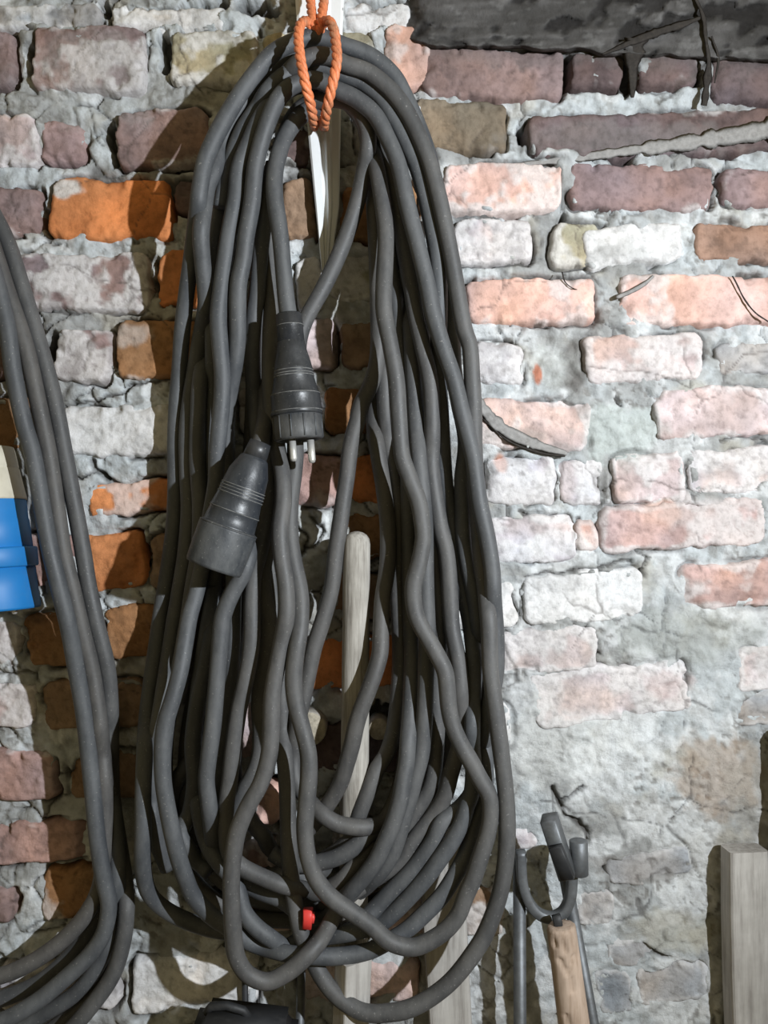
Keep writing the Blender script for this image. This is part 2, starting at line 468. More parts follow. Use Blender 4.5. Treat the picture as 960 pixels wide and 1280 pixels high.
CRACKS = [([(45, 388), (110, 388), (160, 387), (184, 372)], 2.2), ([(160, 480), (190, 476), (218, 472)], 2.5), ([(76, 505), (115, 500), (150, 492), (165, 480)], 1.6), ([(92, 600), (120, 590), (150, 610)], 1.4),
          ([(150, 643), (180, 640), (212, 636)], 2.6), ([(113, 573), (121, 588), (133, 600)], 2.2), ([(690, 985), (697, 1003), (705, 1018), (722, 1028), (736, 1040), (737, 1052)], 3.0), ([(590, 422), (620, 426), (640, 430)], 1.8),
          ([(852, 435), (874, 440), (874, 458)], 2.4), ([(600, 372), (640, 408)], .8), ([(648, 640), (658, 650), (672, 660), (682, 660)], 2.6), ([(857, 825), (862, 850), (850, 868), (848, 882)], 2.4),
          ([(798, 685), (806, 700), (795, 730)], 2.0), ([(796, 1178), (820, 1190), (832, 1196)], 2.4), ([(758, 1085), (800, 1080), (835, 1068)], 2.5), ([(205, 340), (180, 360)], 1.6), ([(102, 15), (95, 26)], 1.2),
          ([(820, 430), (800, 422), (820, 440)], 1.4), ([(900, 550), (940, 545), (958, 552)], 1.5), ([(650, 735), (652, 770)], 1.2), ([(720, 650), (719, 690)], 1.8), ([(655, 720), (720, 712), (790, 700)], 1.2),
          ([(632, 400), (680, 408), (705, 407)], 1.6), ([(160, 1215), (175, 1222), (190, 1230), (205, 1242)], 2.4), ([(20, 810), (12, 838)], 2.0), ([(770, 496), (776, 510)], 1.6), ([(620, 830), (690, 826), (750, 815)], 1.0),
          ([(380, 690), (395, 680), (405, 660), (390, 645)], 2.2), ([(370, 655), (385, 670), (380, 690), (370, 700)], 1.8), ([(700, 1005), (715, 992), (730, 985)], 1.0)]
# coloured patches on the surface itself: x, y, rx, ry, colour, strength
PATCH = [(84, 237, 19, 11, (.68, .67, .65), 1.6), (875, 640, 50, 22, (.60, .55, .54), .9), (820, 640, 22, 18, (.66, .44, .36), .8), (905, 515, 40, 22, (.47, .39, .38), .6), (830, 855, 30, 18, (.55, .38, .36), .6), (716, 455, 17, 33, (.17, .16, .15), .85), (895, 970, 52, 48, (.40, .30, .22), .6), (800, 1085, 62, 17, (.22, .205, .19), .7), (840, 1160, 55, 26, (.36, .33, .25), .5),
         (775, 540, 50, 40, (.52, .57, .55), .7), (690, 455, 26, 26, (.55, .57, .55), .5), (672, 470, 5, 12, (.50, .18, .10), .9), (625, 580, 10, 13, (.62, .30, .20), .8), (690, 800, 14, 60, (.35, .35, .33), .3),
         (850, 795, 90, 34, (.40, .42, .40), .55), (640, 545, 50, 10, (.28, .27, .25), .7), (700, 562, 30, 10, (.25, .25, .24), .7), (780, 330, 40, 26, (.30, .30, .29), .6), (755, 600, 14, 16, (.33, .32, .31), .6),
         (700, 680, 40, 18, (.80, .81, .80), .7), (690, 930, 80, 50, (.74, .75, .73), .5), (400, 660, 22, 36, (.80, .82, .82), .8), (160, 420, 30, 14, (.68, .70, .70), .6), (120, 100, 90, 60, (.60, .62, .62), .3),
         (660, 60, 160, 26, (.14, .135, .13), .55), (880, 60, 120, 36, (.12, .115, .11), .7), (790, 175, 160, 20, (.24, .235, .23), .6), (940, 1000, 30, 60, (.38, .35, .3), .4)]

def undul(x, y):
    return 5.0 * fbm(x, y, 210, 2, 3) + 1.8 * fbm(x, y, 70, 2, 4)

def ledge(x, y):
    """the dusty shoulder of mortar running up to the right"""
    yc = 204 - (x - 640) * .118
    return np.exp(-((y - yc) / 8.0) ** 2) * sstep(630, 690, x) * 7

def brick_sd(x, y, b, seed):
    cx, cy = (b[0] + b[2]) / 2, (b[1] + b[3]) / 2
    a = math.radians(b[6]); c, s = math.cos(a), math.sin(a)
    lx = (x - cx) * c + (y - cy) * s; ly = -(x - cx) * s + (y - cy) * c
    hw, hh = (b[2] - b[0]) / 2, (b[3] - b[1]) / 2
    r = min(11, hh * .45)
    wx = fbm(x, y, 46, 3, 20 + seed % 5) * 3.4 + fbm(x, y, 14, 3, 31) * 1.8; wy = fbm(x, y, 40, 3, 26 + seed % 5) * 3.2 + fbm(x, y, 15, 3, 32) * 2.0
    qx = np.abs(lx + wx) - hw + r; qy = np.abs(ly + wy) - hh + r
    return np.minimum(np.maximum(qx, qy), 0) + np.hypot(np.maximum(qx, 0), np.maximum(qy, 0)) - r

def hairline(x, y):
    f1, f2 = worley(x + 16 * fbm(x, y, 60, 3, 140), y + 16 * fbm(x, y, 60, 3, 141), 125, 3)
    return sstep(.020, .006, f2 - f1) * sstep(-.05, .3, fbm(x, y, 90, 2, 142))

def lin(c0, c1, t):
    return np.asarray(c0) * (1 - t[..., None]) + np.asarray(c1) * t[..., None]

def patches(x, y, c, weight=1.0):
    for (a, b, rx, ry, pc, s) in PATCH:
        sel = (np.abs(x - a) < rx * 1.8) & (np.abs(y - b) < ry * 1.8)
        if not sel.any(): continue
        xx, yy = x[sel], y[sel]
        rr = np.hypot((xx - a) / rx, (yy - b) / ry) + .35 * fbm(xx, yy, 18, 3, 61)
        m = np.clip(sstep(1.25, .7, rr) * s * weight, 0, 1)
        c[sel] = c[sel] * (1 - m[:, None]) + np.asarray(pc) * m[:, None]
    return c

def build_wall():
    st = 2.4
    xs = np.concatenate([np.arange(-900, -120, 16), np.arange(-120, 1080, st), np.arange(1080, 1880, 16)])
    ys = np.concatenate([np.arange(-640, -100, 16), np.arange(-100, 1380, st), np.arange(1380, 2050, 16)])
    X, Y = np.meshgrid(xs, ys)
    U = undul(X, Y)
    flush = np.maximum(sstep(560, 900, Y) * sstep(560, 680, X), .45 * sstep(620, 700, X) * sstep(330, 420, Y))   # whitewashed lower right: joints nearly flush
    lump = fbm(X, Y, 30, 4, 5); fine = fbm(X, Y, 9, 3, 6)
    rec = 3.2 * (1 - .8 * flush) + 5.0 * fbm(X, Y, 52, 2, 8) * (1 - .7 * flush)
    H = U - rec + (5.0 - 2.6 * flush) * lump + 1.3 * fine + ledge(X, Y)
    # lumps of thrown mortar, with torn edges between them
    f1, f2 = worley(X + 9 * fbm(X, Y, 40, 3, 11), Y + 9 * fbm(X, Y, 40, 3, 12), 46, 1)
    e = f2 - f1
    cm = sstep(.05, .35, fbm(X, Y, 70, 3, 13)) * (1 - .55 * flush)
    crack = sstep(.055, .012, e) * cm
    H += (sstep(.0, .22, e) - .6) * 3.0 * (1 - .6 * flush)
    H -= crack * 5.0
    sd = np.full(X.shape, 60.0)
    for i, b in enumerate(BR):
        m = 30
        ix = np.where((xs > b[0] - m) & (xs < b[2] + m))[0]; iy = np.where((ys > b[1] - m) & (ys < b[3] + m))[0]
        if not len(ix) or not len(iy): continue
        sl = np.s_[iy[0]:iy[-1] + 1, ix[0]:ix[-1] + 1]
        sd[sl] = np.minimum(sd[sl], brick_sd(X[sl], Y[sl], b, i))
    spill = 3.4 + 11.0 * fbm(X, Y, 36, 3, 9) * (1 - .3 * flush) + 1.5 * flush
    H -= sstep(0, -7, sd + spill) * 26
    gapm = sstep(.04, .40, fbm(X, Y, 55, 3, 14)) * (1 - .85 * flush)
    gap = gapm * sstep(5.0, 1.0, np.abs(sd - 1.5))
    H -= gap * 13
    dark = np.maximum(crack * .75, gap * .8)
    hl = hairline(X, Y); H -= hl * 2.5; dark = np.maximum(dark, hl * .6)
    for (cx, cy, rx, ry) in HOLES_AND_SHADE:
        sel = (np.abs(X - cx) < rx * 2.2 + 6) & (np.abs(Y - cy) < ry * 2.2 + 6)
        xx, yy = X[sel], Y[sel]
        r = np.hypot((xx - cx) / rx, (yy - cy) / ry) + .45 * fbm(xx, yy, 14, 3, 33)
        k = sstep(1.25, .75, r)
        H[sel] -= k * 34; dark[sel] = np.maximum(dark[sel], k * .85)
    for pts, w in CRACKS:
        P = np.array(pts, float)
        sel = (X > P[:, 0].min() - 14) & (X < P[:, 0].max() + 14) & (Y > P[:, 1].min() - 14) & (Y < P[:, 1].max() + 14)
        xx = X[sel] + 4 * fbm(X[sel], Y[sel], 16, 3, 41); yy = Y[sel] + 4 * fbm(X[sel], Y[sel], 16, 3, 42)
        dm = np.full(xx.shape, 99.0)
        for (ax, ay), (bx, by) in zip(P[:-1], P[1:]):
            t = np.clip(((xx - ax) * (bx - ax) + (yy - ay) * (by - ay)) / ((bx - ax) ** 2 + (by - ay) ** 2 + 1e-9), 0, 1)
            dm = np.minimum(dm, np.hypot(xx - ax - t * (bx - ax), yy - ay - t * (by - ay)))
        k = sstep(w + 1.6, w * .4, dm)
        H[sel] -= k * 9; dark[sel] = np.maximum(dark[sel], k * .8)
    # colour of the mortar itself
    t = fbm(X, Y, 90, 4, 15)
    c = lin((.36, .365, .36), (.54, .575, .59), sstep(-.5, .5, t))
    c = lin(c, (.47, .435, .36), sstep(.25, .8, fbm(X, Y, 55, 4, 16)) * .55)
    ww = sstep(.1, .5, fbm(X, Y, 38, 4, 17) + .35 * flush + .15 * lump)
    c = lin(c, (.72, .735, .74), ww * .7)
    c = c * (1 + .16 * fbm(X, Y, 13, 4, 111, .6))[..., None]
    c = lin(c, (.30, .29, .27), sstep(.30, .6, fbm(X, Y, 22, 4, 112, .6)) * .45 * (1 - .3 * flush))
    pits = sstep(.42, .62, fbm(X, Y, 7, 3, 18)) * sstep(.0, .4, fbm(X, Y, 60, 3, 19))
    c = lin(c, (.20, .19, .175), pits * .7)
    H -= pits * 1.6
    shape = X.shape
    c = patches(X.ravel(), Y.ravel(), c.reshape(-1, 3)).reshape(*shape, 3)
    c = lin(c, (.055, .047, .040), np.clip(dark, 0, 1))
    Xw = (X - 480) * S; Zw = ZC - (Y - 640) * S; Yw = -H * S
    V = np.stack([Xw, Yw, Zw], -1).reshape(-1, 3)
    ny, nx = shape
    idx = np.arange(nx * ny).reshape(ny, nx)
    F = np.stack([idx[:-1, :-1], idx[1:, :-1], idx[1:, 1:], idx[:-1, 1:]], -1).reshape(-1, 4)
    me = mesh_np('wall_back', V, F, True, c.reshape(-1, 3))
    me.materials.append(M_MORTAR)
    wall = bpy.data.objects.new('wall_back', me); COL.objects.link(wall)
    wall['kind'] = 'structure'; wall['label'] = 'old brick wall with rough pale lime mortar'
    # every brick a piece of its own
    for i, b in enumerate(BR):
        fl = float(sstep(560, 900, (b[1] + b[3]) / 2) * sstep(560, 680, (b[0] + b[2]) / 2)); fl = max(fl, .45 * float(sstep(620, 700, (b[0] + b[2]) / 2)) * float(sstep(330, 420, b[1])))
        frame = b[2] > -60 and b[0] < 1020 and b[3] > -60 and b[1] < 1340
        step = 2.3 if frame else 9.0
        m = 5
        nxb = max(4, int((b[2] - b[0] + 2 * m) / step)); nyb = max(4, int((b[3] - b[1] + 2 * m) / step))
        a = math.radians(b[6]); ca, sa = math.cos(a), math.sin(a)
        cx, cy = (b[0] + b[2]) / 2, (b[1] + b[3]) / 2
        lx = np.linspace(b[0] - m - cx, b[2] + m - cx, nxb); ly = np.linspace(b[1] - m - cy, b[3] + m - cy, nyb)
        LX, LY = np.meshgrid(lx, ly)
        PX = cx + LX * ca - LY * sa; PY = cy + LX * sa + LY * ca
        s = brick_sd(PX, PY, b, i)
        rough = fbm(PX, PY, 24, 4, 50 + i % 7)
        worn = fbm(PX, PY, 60, 3, 43 + i % 5)
        H = undul(PX, PY) + b[7] * (1 - .6 * fl) + 1.5 * rough + 1.6 * worn
        chip = sstep(.35, .7, fbm(PX, PY, 36, 3, 57 + i % 4)) * sstep(-16, -2, s)
        H -= chip * 7
        e = np.clip((s + 7) / 7, 0, 1)
        H -= e ** 1.8 * (4.2 - 2.6 * fl) * np.clip(.55 + 1.1 * worn, .1, 1.6)
        H += 1.0 * fbm(PX, PY, 9, 3, 35) * (1 - .5 * fl)
        H -= sstep(-1.0, 4.0, s) * (34 - 18 * fl)
        base = np.array(TONES[b[4]])
        t = fbm(PX, PY, 42, 4, 70 + i % 6)
        c = base * (1 + .26 * t)[..., None]
        hue = fbm(PX, PY, 65, 3, 80 + i % 5)
        c = c * np.stack([1 + .10 * hue, 1 + 0 * hue, 1 - .10 * hue], -1)
        wn = fbm(PX, PY, 48, 4, 90 + i % 6, .5) + .35 * rough + .4 * sstep(-14, 0, s)
        H += 0.0
        wm = sstep(-.12 - .1 * fl, .22 + .2 * fl, wn + (b[5] - .5) * 2.4 + .8 * fl * sstep(-12, 0, s))
        c = lin(c, (.74, .73, .725), wm * (.40 + .50 * b[5])); H += wm * 1.1 * (1 - .6 * fl)
        dk = sstep(.25, .8, fbm(PX, PY, 30, 4, 97 + i % 4)) * .40 * (1 - .6 * fl) * (.4 if b[4] in 'SO' else 1.0)
        c = lin(c, base * .42, dk)
        clean = .25 if b[4] in 'SO' else 1.0
        pits = sstep(.5, .68, fbm(PX, PY, 6, 2, 104 + i % 3)) * clean
        c = lin(c, base * .45, pits * .35); H -= pits * .8
        c = lin(c, (.07, .055, .045), sstep(.5, 5, s) * .8 * (1 - .6 * fl))
        hl = hairline(PX, PY); H -= hl * 1.5; c = lin(c, (.10, .08, .07), hl * .55)
        sh = PX.shape
        c = patches(PX.ravel(), PY.ravel(), c.reshape(-1, 3), .55)
        V = np.stack([(PX - cx) * S, -H * S, -(PY - cy) * S], -1).reshape(-1, 3)
        idx = np.arange(nxb * nyb).reshape(nyb, nxb)
        F = np.stack([idx[:-1, :-1], idx[1:, :-1], idx[1:, 1:], idx[:-1, 1:]], -1).reshape(-1, 4)
        me = mesh_np('brick', V, F, True, np.clip(c, 0.01, .9))
        me.materials.append(M_BRICK)
        o = bpy.data.objects.new('brick', me); COL.objects.link(o)
        o.parent = wall
        o.location = ((cx - 480) * S, 0, ZC - (cy - 640) * S)
    return wall
wall = build_wall()

# floor below the picture, on which the long tools stand
fl = put('floor', ([(-1.6, 0.08, 0), (1.6, 0.08, 0), (1.6, -2.2, 0), (-1.6, -2.2, 0)], [[3, 2, 1, 0]]), M_FLOOR, smooth=False)
fl['kind'] = 'structure'

# sooty timber beam let into the wall at the top right
def beam():
    xs = np.concatenate([np.arange(496, 980, 3.0), np.arange(980, 1330, 10.0)]); ts = np.linspace(0, 1, 70)
    X, T = np.meshgrid(xs, ts)
    low = np.interp(xs, [496, 520, 560, 640, 760, 840, 960, 1330], [50, 58, 62, 62, 69, 74, 79, 84])
    low = low + 3.0 * fbm(xs, xs * 0, 26, 4, 120)
    u = np.clip((T - .12) / .88, 0, 1)
    Y = low[None, :] - 5 * np.clip(T / .12, 0, 1) - u ** 1.3 * 230
    d = .002 + .016 * np.clip(T / .12, 0, 1) ** .6 + .008 * u
    streak = fbm(X * .28, Y * 1.5, 20, 5, 121, .6); blot = fbm(X, Y, 44, 4, 122); fine = fbm(X * .6, Y, 9, 3, 123)
    d = d + .0022 * streak + .0030 * blot + .0010 * fine
    gouge = sstep(.30, .55, fbm(X * .7 + Y * .6, Y * .9 - X * .15, 24, 3, 124))
    d -= gouge * .006
    end = sstep(494, 530, X + 12 * blot)
    d = np.maximum(-.004, d * end - .004 * (1 - end))
    c = lin((.070, .067, .064), (.118, .113, .110), sstep(-.4, .6, streak + .4 * blot))
    c = lin(c, (.30, .295, .29), sstep(.50, .8, fine + .5 * streak) * .25)
    c = lin(c, (.022, .020, .019), gouge * .85)
    k = S * (D - d) / D
    V = np.stack([(X - 480) * k, -d, ZC - (Y - 640) * k], -1).reshape(-1, 3)
    idx = np.arange(X.size).reshape(X.shape)
    F = np.stack([idx[:-1, :-1], idx[:-1, 1:], idx[1:, 1:], idx[1:, :-1]], -1).reshape(-1, 4)
    base = V.mean(axis=0)
    me = mesh_np('ceiling_beam', V - base, F, True, c.reshape(-1, 3)); me.materials.append(M_MORTAR)
    o = bpy.data.objects.new('ceiling_beam', me); COL.objects.link(o); o.location = base
    o['kind'] = 'structure'; o['label'] = 'dark sooty timber beam set into the wall above the bricks'
beam()

# ------------------------------------------------------------------ cables
R = 0.0088
# strands of the hanging coil: (x, y, distance in front of the wall)
def st(d, *pts):
    return [(p[0], p[1], p[2] if len(p) > 2 else d) for p in pts]
STR = {
 'A': st(.085, (326, 180, .06), (335, 140, .065), (350, 106, .07), (372, 80), (395, 70), (415, 72), (430, 80), (459, 90), (488, 113), (507, 138), (526, 176), (540, 214), (562, 310), (580, 410), (587, 432), (590, 473), (592, 515), (593, 557, .075), (595, 600, .07), (598, 650, .07), (602, 700, .075), (607, 740, .085), (611, 780, .095), (613, 839, .1), (617, 870, .1), (622, 907, .1), (632, 990, .1), (634, 1029, .1), (632, 1075, .1), (624, 1120, .1), (607, 1166, .1), (597, 1184, .1), (560, 1230, .1), (516, 1259, .1), (485, 1266, .1), (454, 1265, .1), (422, 1246, .095), (400, 1218, .085), (391, 1199, .075), (380, 1176, .07), (373, 1153, .07), (365, 1107, .07), (361, 1050, .07), (359, 993, .065), (357, 960, .06), (354, 920, .05), (352, 870, .045), (347, 800, .04), (338, 720, .035), (330, 650, .03), (322, 560, .03)),
 'S1': st(.06, (258, 200, .07), (269, 172, .1), (285, 142, .095), (303, 113, .09), (322, 88, .088), (341, 67, .085), (364, 54, .085), (395, 46, .08), (430, 57, .075), (463, 70, .07), (492, 95, .065), (507, 122, .06), (522, 155), (537, 200), (552, 290), (560, 370), (562, 410), (566, 432), (567, 460), (573, 500, .055), (582, 550, .05), (578, 600, .05), (579, 640, .055), (580, 673, .06), (586, 712, .06), (595, 753, .06), (600, 800, .06), (604, 860, .055), (606, 930, .06), (607, 976, .06), (602, 1005, .06), (593, 1029, .07), (588, 1052, .075), (579, 1075, .08), (567, 1097, .08), (552, 1120, .08), (530, 1143, .08), (509, 1162, .08), (490, 1174, .08), (463, 1188, .08), (427, 1195, .08), (390, 1195, .08), (350, 1190, .075), (311, 1177, .07), (297, 1167, .075), (281, 1156, .08), (270, 1149, .08), (254, 1135, .085), (241, 1119, .085), (232, 1098, .105), (224, 1075, .105), (215, 1039, .105), (208, 1004, .105), (204, 976, .105), (203, 942, .105), (206, 907, .105), (216, 873, .105), (225, 839, .105), (231, 804, .09), (237, 770, .075), (245, 742, .065), (254, 700, .05), (262, 650, .05), (270, 600, .07), (271, 567, .085), (274, 536, .085), (277, 505, .085), (278, 473, .085), (275, 432, .085), (273, 397, .085), (277, 356, .085), (281, 325, .085), (286, 293, .085), (294, 252, .085), (299, 210, .085), (312, 178, .08), (325, 150, .075), (345, 122, .07), (370, 108, .06), (395, 104, .055), (420, 100, .055)),
 'B': st(.08, (276, 260, .06), (281, 230, .065), (289, 201, .07), (303, 165, .07), (320, 138, .07), (337, 111, .075), (360, 92), (395, 82), (424, 92), (449, 101), (474, 120), (492, 147), (509, 180), (524, 217), (545, 310), (549, 356), (549, 400, .065), (548, 440, .06), (549, 484, .06), (551, 515, .06), (553, 557, .055), (556, 600, .05), (562, 640, .05), (569, 685, .05), (578, 735, .05), (587, 776, .055), (593, 827, .065), (591, 880, .07), (590, 930, .07), (592, 965, .065), (590, 990, .065), (584, 1006, .07), (577, 1029, .075), (565, 1052, .08), (549, 1075, .08), (533, 1097, .08), (513, 1120, .08), (490, 1143, .075), (474, 1155, .07), (440, 1165, .074), (400, 1172, .068), (370, 1178, .06), (358, 1184, .065), (340, 1174, .08), (319, 1158, .085), (305, 1140, .085), (298, 1115, .08), (288, 1095, .07), (275, 1080, .065), (262, 1060, .06), (252, 1030, .055), (246, 990, .05), (242, 950, .05), (243, 910, .05), (247, 870, .05), (254, 820, .05), (262, 775, .05), (268, 730, .045), (270, 690, .04), (268, 640, .04), (262, 580, .04), (266, 500, .04), (266, 420, .045), (266, 370, .05), (270, 300, .055), (276, 260, .06)),
 'C': st(.09, (275, 1090, .04), (262, 1040, .04), (268, 990, .045), (278, 940, .05), (284, 896, .055), (288, 850, .06), (290, 804, .06), (291, 770, .06), (292, 730, .05), (290, 680, .04), (285, 600, .04), (283, 530, .05), (288, 485, .06), (294, 452, .08), (297, 421, .088), (297, 390, .09), (298, 356), (304, 325), (308, 293), (315, 252), (319, 210), (326, 180), (337, 147), (349, 122), (366, 107), (395, 100), (422, 113), (442, 122), (467, 142), (484, 172), (497, 203), (510, 260), (523, 310), (534, 356), (541, 390), (553, 432), (567, 473), (577, 515), (588, 557), (592, 575), (599, 627), (609, 673), (615, 712), (617, 753), (620, 800, .085), (620, 839, .08), (615, 870, .07), (609, 900, .065), (604, 930, .06), (600, 960, .05), (590, 990, .05), (575, 1010, .055), (552, 1029, .065), (541, 1052, .07), (525, 1075, .07), (506, 1097, .07), (483, 1120, .07), (466, 1139, .07), (450, 1155, .072), (425, 1168, .07), (395, 1160, .06), (355, 1126, .06), (325, 1114, .06), (300, 1100, .06), (285, 1080, .055), (270, 1062, .055), (264, 1027, .085), (261, 1004, .09), (258, 976, .09), (260, 953, .09), (266, 907, .09), (270, 862, .09), (274, 816, .09), (279, 770, .09), (291, 740, .085), (305, 715, .08), (315, 680, .07), (322, 639, .06), (327, 600, .055), (324, 560, .05), (319, 510, .05), (316, 460, .055), (317, 397, .065), (321, 370, .07), (323, 345, .07), (326, 310, .07), (329, 283, .07), (333, 240, .07), (342, 205, .07)),
 'D': st(.07, (395, 92, .055), (425, 105, .055), (450, 122, .06), (468, 150, .06), (482, 190, .06), (493, 230, .06), (502, 290, .06), (509, 330, .065), (514, 356), (519, 390), (528, 432), (537, 473), (540, 515), (540, 557), (539, 575), (541, 600), (545, 627), (551, 662), (557, 685), (560, 707), (563, 753), (565, 785), (573, 827), (576, 862), (577, 896), (577, 921), (572, 940), (564, 965), (556, 994, .065), (543, 1017, .06), (516, 1052, .062), (502, 1075, .066), (470, 1097, .07), (440, 1116, .072), (427, 1130, .074), (415, 1150, .076), (399, 1177, .08), (378, 1200, .085), (355, 1218, .1), (333, 1227, .11), (310, 1218, .115), (296, 1197, .115), (291, 1160, .115), (289, 1107, .115), (291, 1073, .115), (297, 1039, .115), (312, 1004, .115), (325, 981, .115), (336, 945, .11), (339, 907, .11), (340, 873, .11), (345, 839, .11), (352, 804, .11), (358, 768, .11), (357, 730, .105), (352, 696, .1), (350, 662, .1), (354, 627, .095), (353, 593, .085), (348, 567, .075), (343, 535, .07), (339, 505, .065), (337, 460, .06), (338, 420, .06), (340, 385, .06), (339, 350, .06), (337, 310, .055), (336, 270, .05), (340, 225, .05), (350, 190, .05)),
 'N': st(.1, (400, 120, .05), (430, 125, .05), (452, 150, .055), (466, 190, .06), (476, 240, .07), (482, 290, .08), (482, 310, .085), (480, 356, .095), (480, 390), (488, 432), (495, 473), (498, 515), (501, 557), (503, 572), (511, 595), (523, 627), (527, 650), (529, 673), (523, 707), (517, 730), (517, 753), (522, 774), (532, 793), (545, 816), (556, 839), (559, 862), (561, 885), (566, 907), (576, 930), (589, 953), (600, 974), (611, 994), (613, 1017), (610, 1040), (599, 1075), (592, 1097), (582, 1120), (573, 1143), (560, 1160), (541, 1174), (516, 1184), (487, 1177), (464, 1157), (438, 1139, .11), (415, 1123, .115), (397, 1102, .115), (386, 1075, .115), (381, 1040, .115), (383, 1006, .115), (386, 968, .115), (385, 940, .115), (377, 907, .11), (370, 880, .11), (367, 850, .11), (370, 816, .11), (375, 785, .11), (376, 753, .105), (373, 730, .1), (368, 707, .095), (363, 673, .09), (363, 627, .085), (367, 593, .08), (369, 572, .075), (369, 540, .065), (370, 500, .06), (372, 460, .06), (374, 425, .055), (383, 398, .048), (404, 360, .044), (427, 310, .042), (445, 258, .046), (455, 215, .056), (460, 185, .07), (458, 160, .08), (447, 138, .08), (430, 126, .072), (410, 124, .062), (390, 128, .06), (372, 140, .06), (358, 165, .06), (345, 205, .06)),
 'Q': st(.088, (478, 200, .04), (484, 260, .045), (491, 330, .045), (497, 400, .045), (503, 470, .045), (508, 540, .045), (511, 620, .045), (512, 700, .045), (514, 780, .045), (515, 839, .05), (513, 890, .06), (510, 926), (508, 953), (504, 976), (500, 1000), (491, 1029), (481, 1052), (470, 1075), (454, 1097), (440, 1113), (425, 1128, .06), (408, 1148, .05), (380, 1150, .045)),
 'R': st(.075, (500, 240, .04), (508, 320, .045), (513, 400, .045), (517, 480, .05), (520, 530, .055), (522, 557), (525, 590), (528, 620), (531, 660), (532, 707), (533, 753), (534, 790), (533, 827), (532, 862), (530, 907), (526, 945), (519, 972), (513, 995), (506, 1017), (497, 1048), (486, 1075), (467, 1099), (440, 1120, .055), (410, 1130, .045), (377, 1097, .05), (365, 1085, .05)),
 'T': st(.055, (520, 280, .04), (527, 380, .04), (531, 470, .04), (534, 560, .045), (536, 630, .05), (540, 662), (543, 685), (546, 719), (549, 753), (550, 790), (548, 825), (545, 855), (546, 896), (545, 930), (542, 965), (535, 990), (523, 1008), (509, 1032), (495, 1058), (475, 1085, .06), (440, 1095, .066), (400, 1090, .05), (370, 1075, .045)),
 'AA': st(.05, (455, 150, .04), (463, 200, .04), (468, 260, .045), (471, 330, .045), (473, 390), (473, 432), (469, 463), (462, 484), (452, 505), (447, 525), (441, 546), (437, 567), (434, 593), (429, 627), (425, 655), (420, 690), (414, 737), (403, 777), (393, 808), (386, 840), (380, 870), (373, 900), (368, 940), (370, 976), (386, 1001, .065), (402, 1017, .072), (420, 1029, .076), (437, 1033, .076), (458, 1034, .074), (478, 1028, .06), (492, 1005, .045), (503, 970, .035), (509, 920, .03)),
 'Y': st(.06, (474, 300, .03), (475, 380, .035), (474, 450, .035), (469, 505, .035), (468, 536, .04), (473, 570, .045), (480, 615, .045), (485, 662, .045), (484, 710, .05), (478, 750, .055), (476, 793, .07), (475, 816, .075), (469, 839, .08), (461, 862, .08), (452, 885, .08), (445, 907, .08), (440, 930, .075), (433, 955, .08), (425, 980, .078), (409, 1007, .07), (396, 1024, .065), (378, 1042, .05), (350, 1052, .045)),
 'Z': st(.04, (484, 430, .03), (481, 480), (482, 520), (487, 560), (494, 600), (497, 650), (498, 700), (498, 750), (500, 800), (499, 850), (496, 890), (491, 920), (482, 945), (472, 960, .06), (462, 985, .07), (451, 1012, .07), (436, 1050, .068), (415, 1068, .06), (392, 1079), (370, 1080), (350, 1070), (336, 1058), (330, 1046), (318, 1032), (306, 1012), (297, 992), (292, 960), (295, 900, .04)),
 'a': st(.06, (256, 203, .105), (250, 235, .105), (246, 270, .1), (241, 310, .085), (234, 360, .06), (228, 411, .04), (225, 452, .025), (221, 500, .025), (219, 560, .025), (219, 610, .025), (217, 660, .025), (210, 710, .025), (202, 760, .025), (195, 810, .028), (189, 850, .03), (184, 890, .04), (181, 940, .06), (179, 990, .085), (179, 1039, .095), (178, 1073, .095), (180, 1096, .085), (190, 1122, .05), (215, 1142, .035), (260, 1160, .03), (310, 1168, .03)),
 'b': st(.08, (395, 62, .06), (372, 70, .06), (350, 84, .065), (330, 98, .065), (308, 124, .065), (289, 152, .065), (277, 180, .065), (268, 213, .09), (260, 231, .095), (256, 252, .1), (251, 293, .1), (253, 325, .095), (256, 356, .08), (257, 385, .055), (251, 420, .042), (245, 455, .038), (239, 490, .035), (234, 540, .035), (234, 590, .035), (236, 640, .035), (232, 690, .035), (224, 740, .035), (216, 790, .038), (209, 835, .045), (202, 880, .05), (196, 920, .05), (191, 960, .05), (190, 1000, .045), (196, 1050, .05), (210, 1085, .045)),
 'b2': st(.045, (262, 380, .03), (256, 440, .035), (250, 480, .045), (248, 515, .05), (247, 577, .045), (250, 630), (248, 690), (240, 740), (232, 790), (223, 840), (212, 890), (205, 940), (204, 1000, .045), (214, 1050, .04), (228, 1062, .04)),
 'k': st(.08, (332, 480, .05), (338, 560, .05), (337, 610, .06), (333, 650, .065), (326, 685, .07), (318, 715, .075), (315, 753), (315, 790), (313, 816), (307, 850), (299, 885), (292, 930), (287, 976), (283, 1005), (283, 1040), (288, 1068, .075), (300, 1082), (325, 1095), (355, 1107), (380, 1112, .06)),
 'k2': st(.055, (345, 640, .05), (333, 690), (329, 720), (332, 752), (336, 776), (333, 810), (327, 845), (324, 880), (326, 915), (324, 945), (315, 970), (304, 990), (290, 1030), (270, 1060), (250, 1070, .045)),
 'q': st(.05, (266, 735, .045), (266, 784, .05), (258, 830), (247, 880), (241, 930), (243, 976), (236, 1020), (226, 1040), (242, 1071), (262, 1090)),
 'BB': st(.06, (508, 950, .025), (497, 995, .03), (478, 1028, .06), (457, 1046, .07), (441, 1060, .07), (420, 1072, .07), (393, 1079, .065), (365, 1080), (340, 1066, .055)),
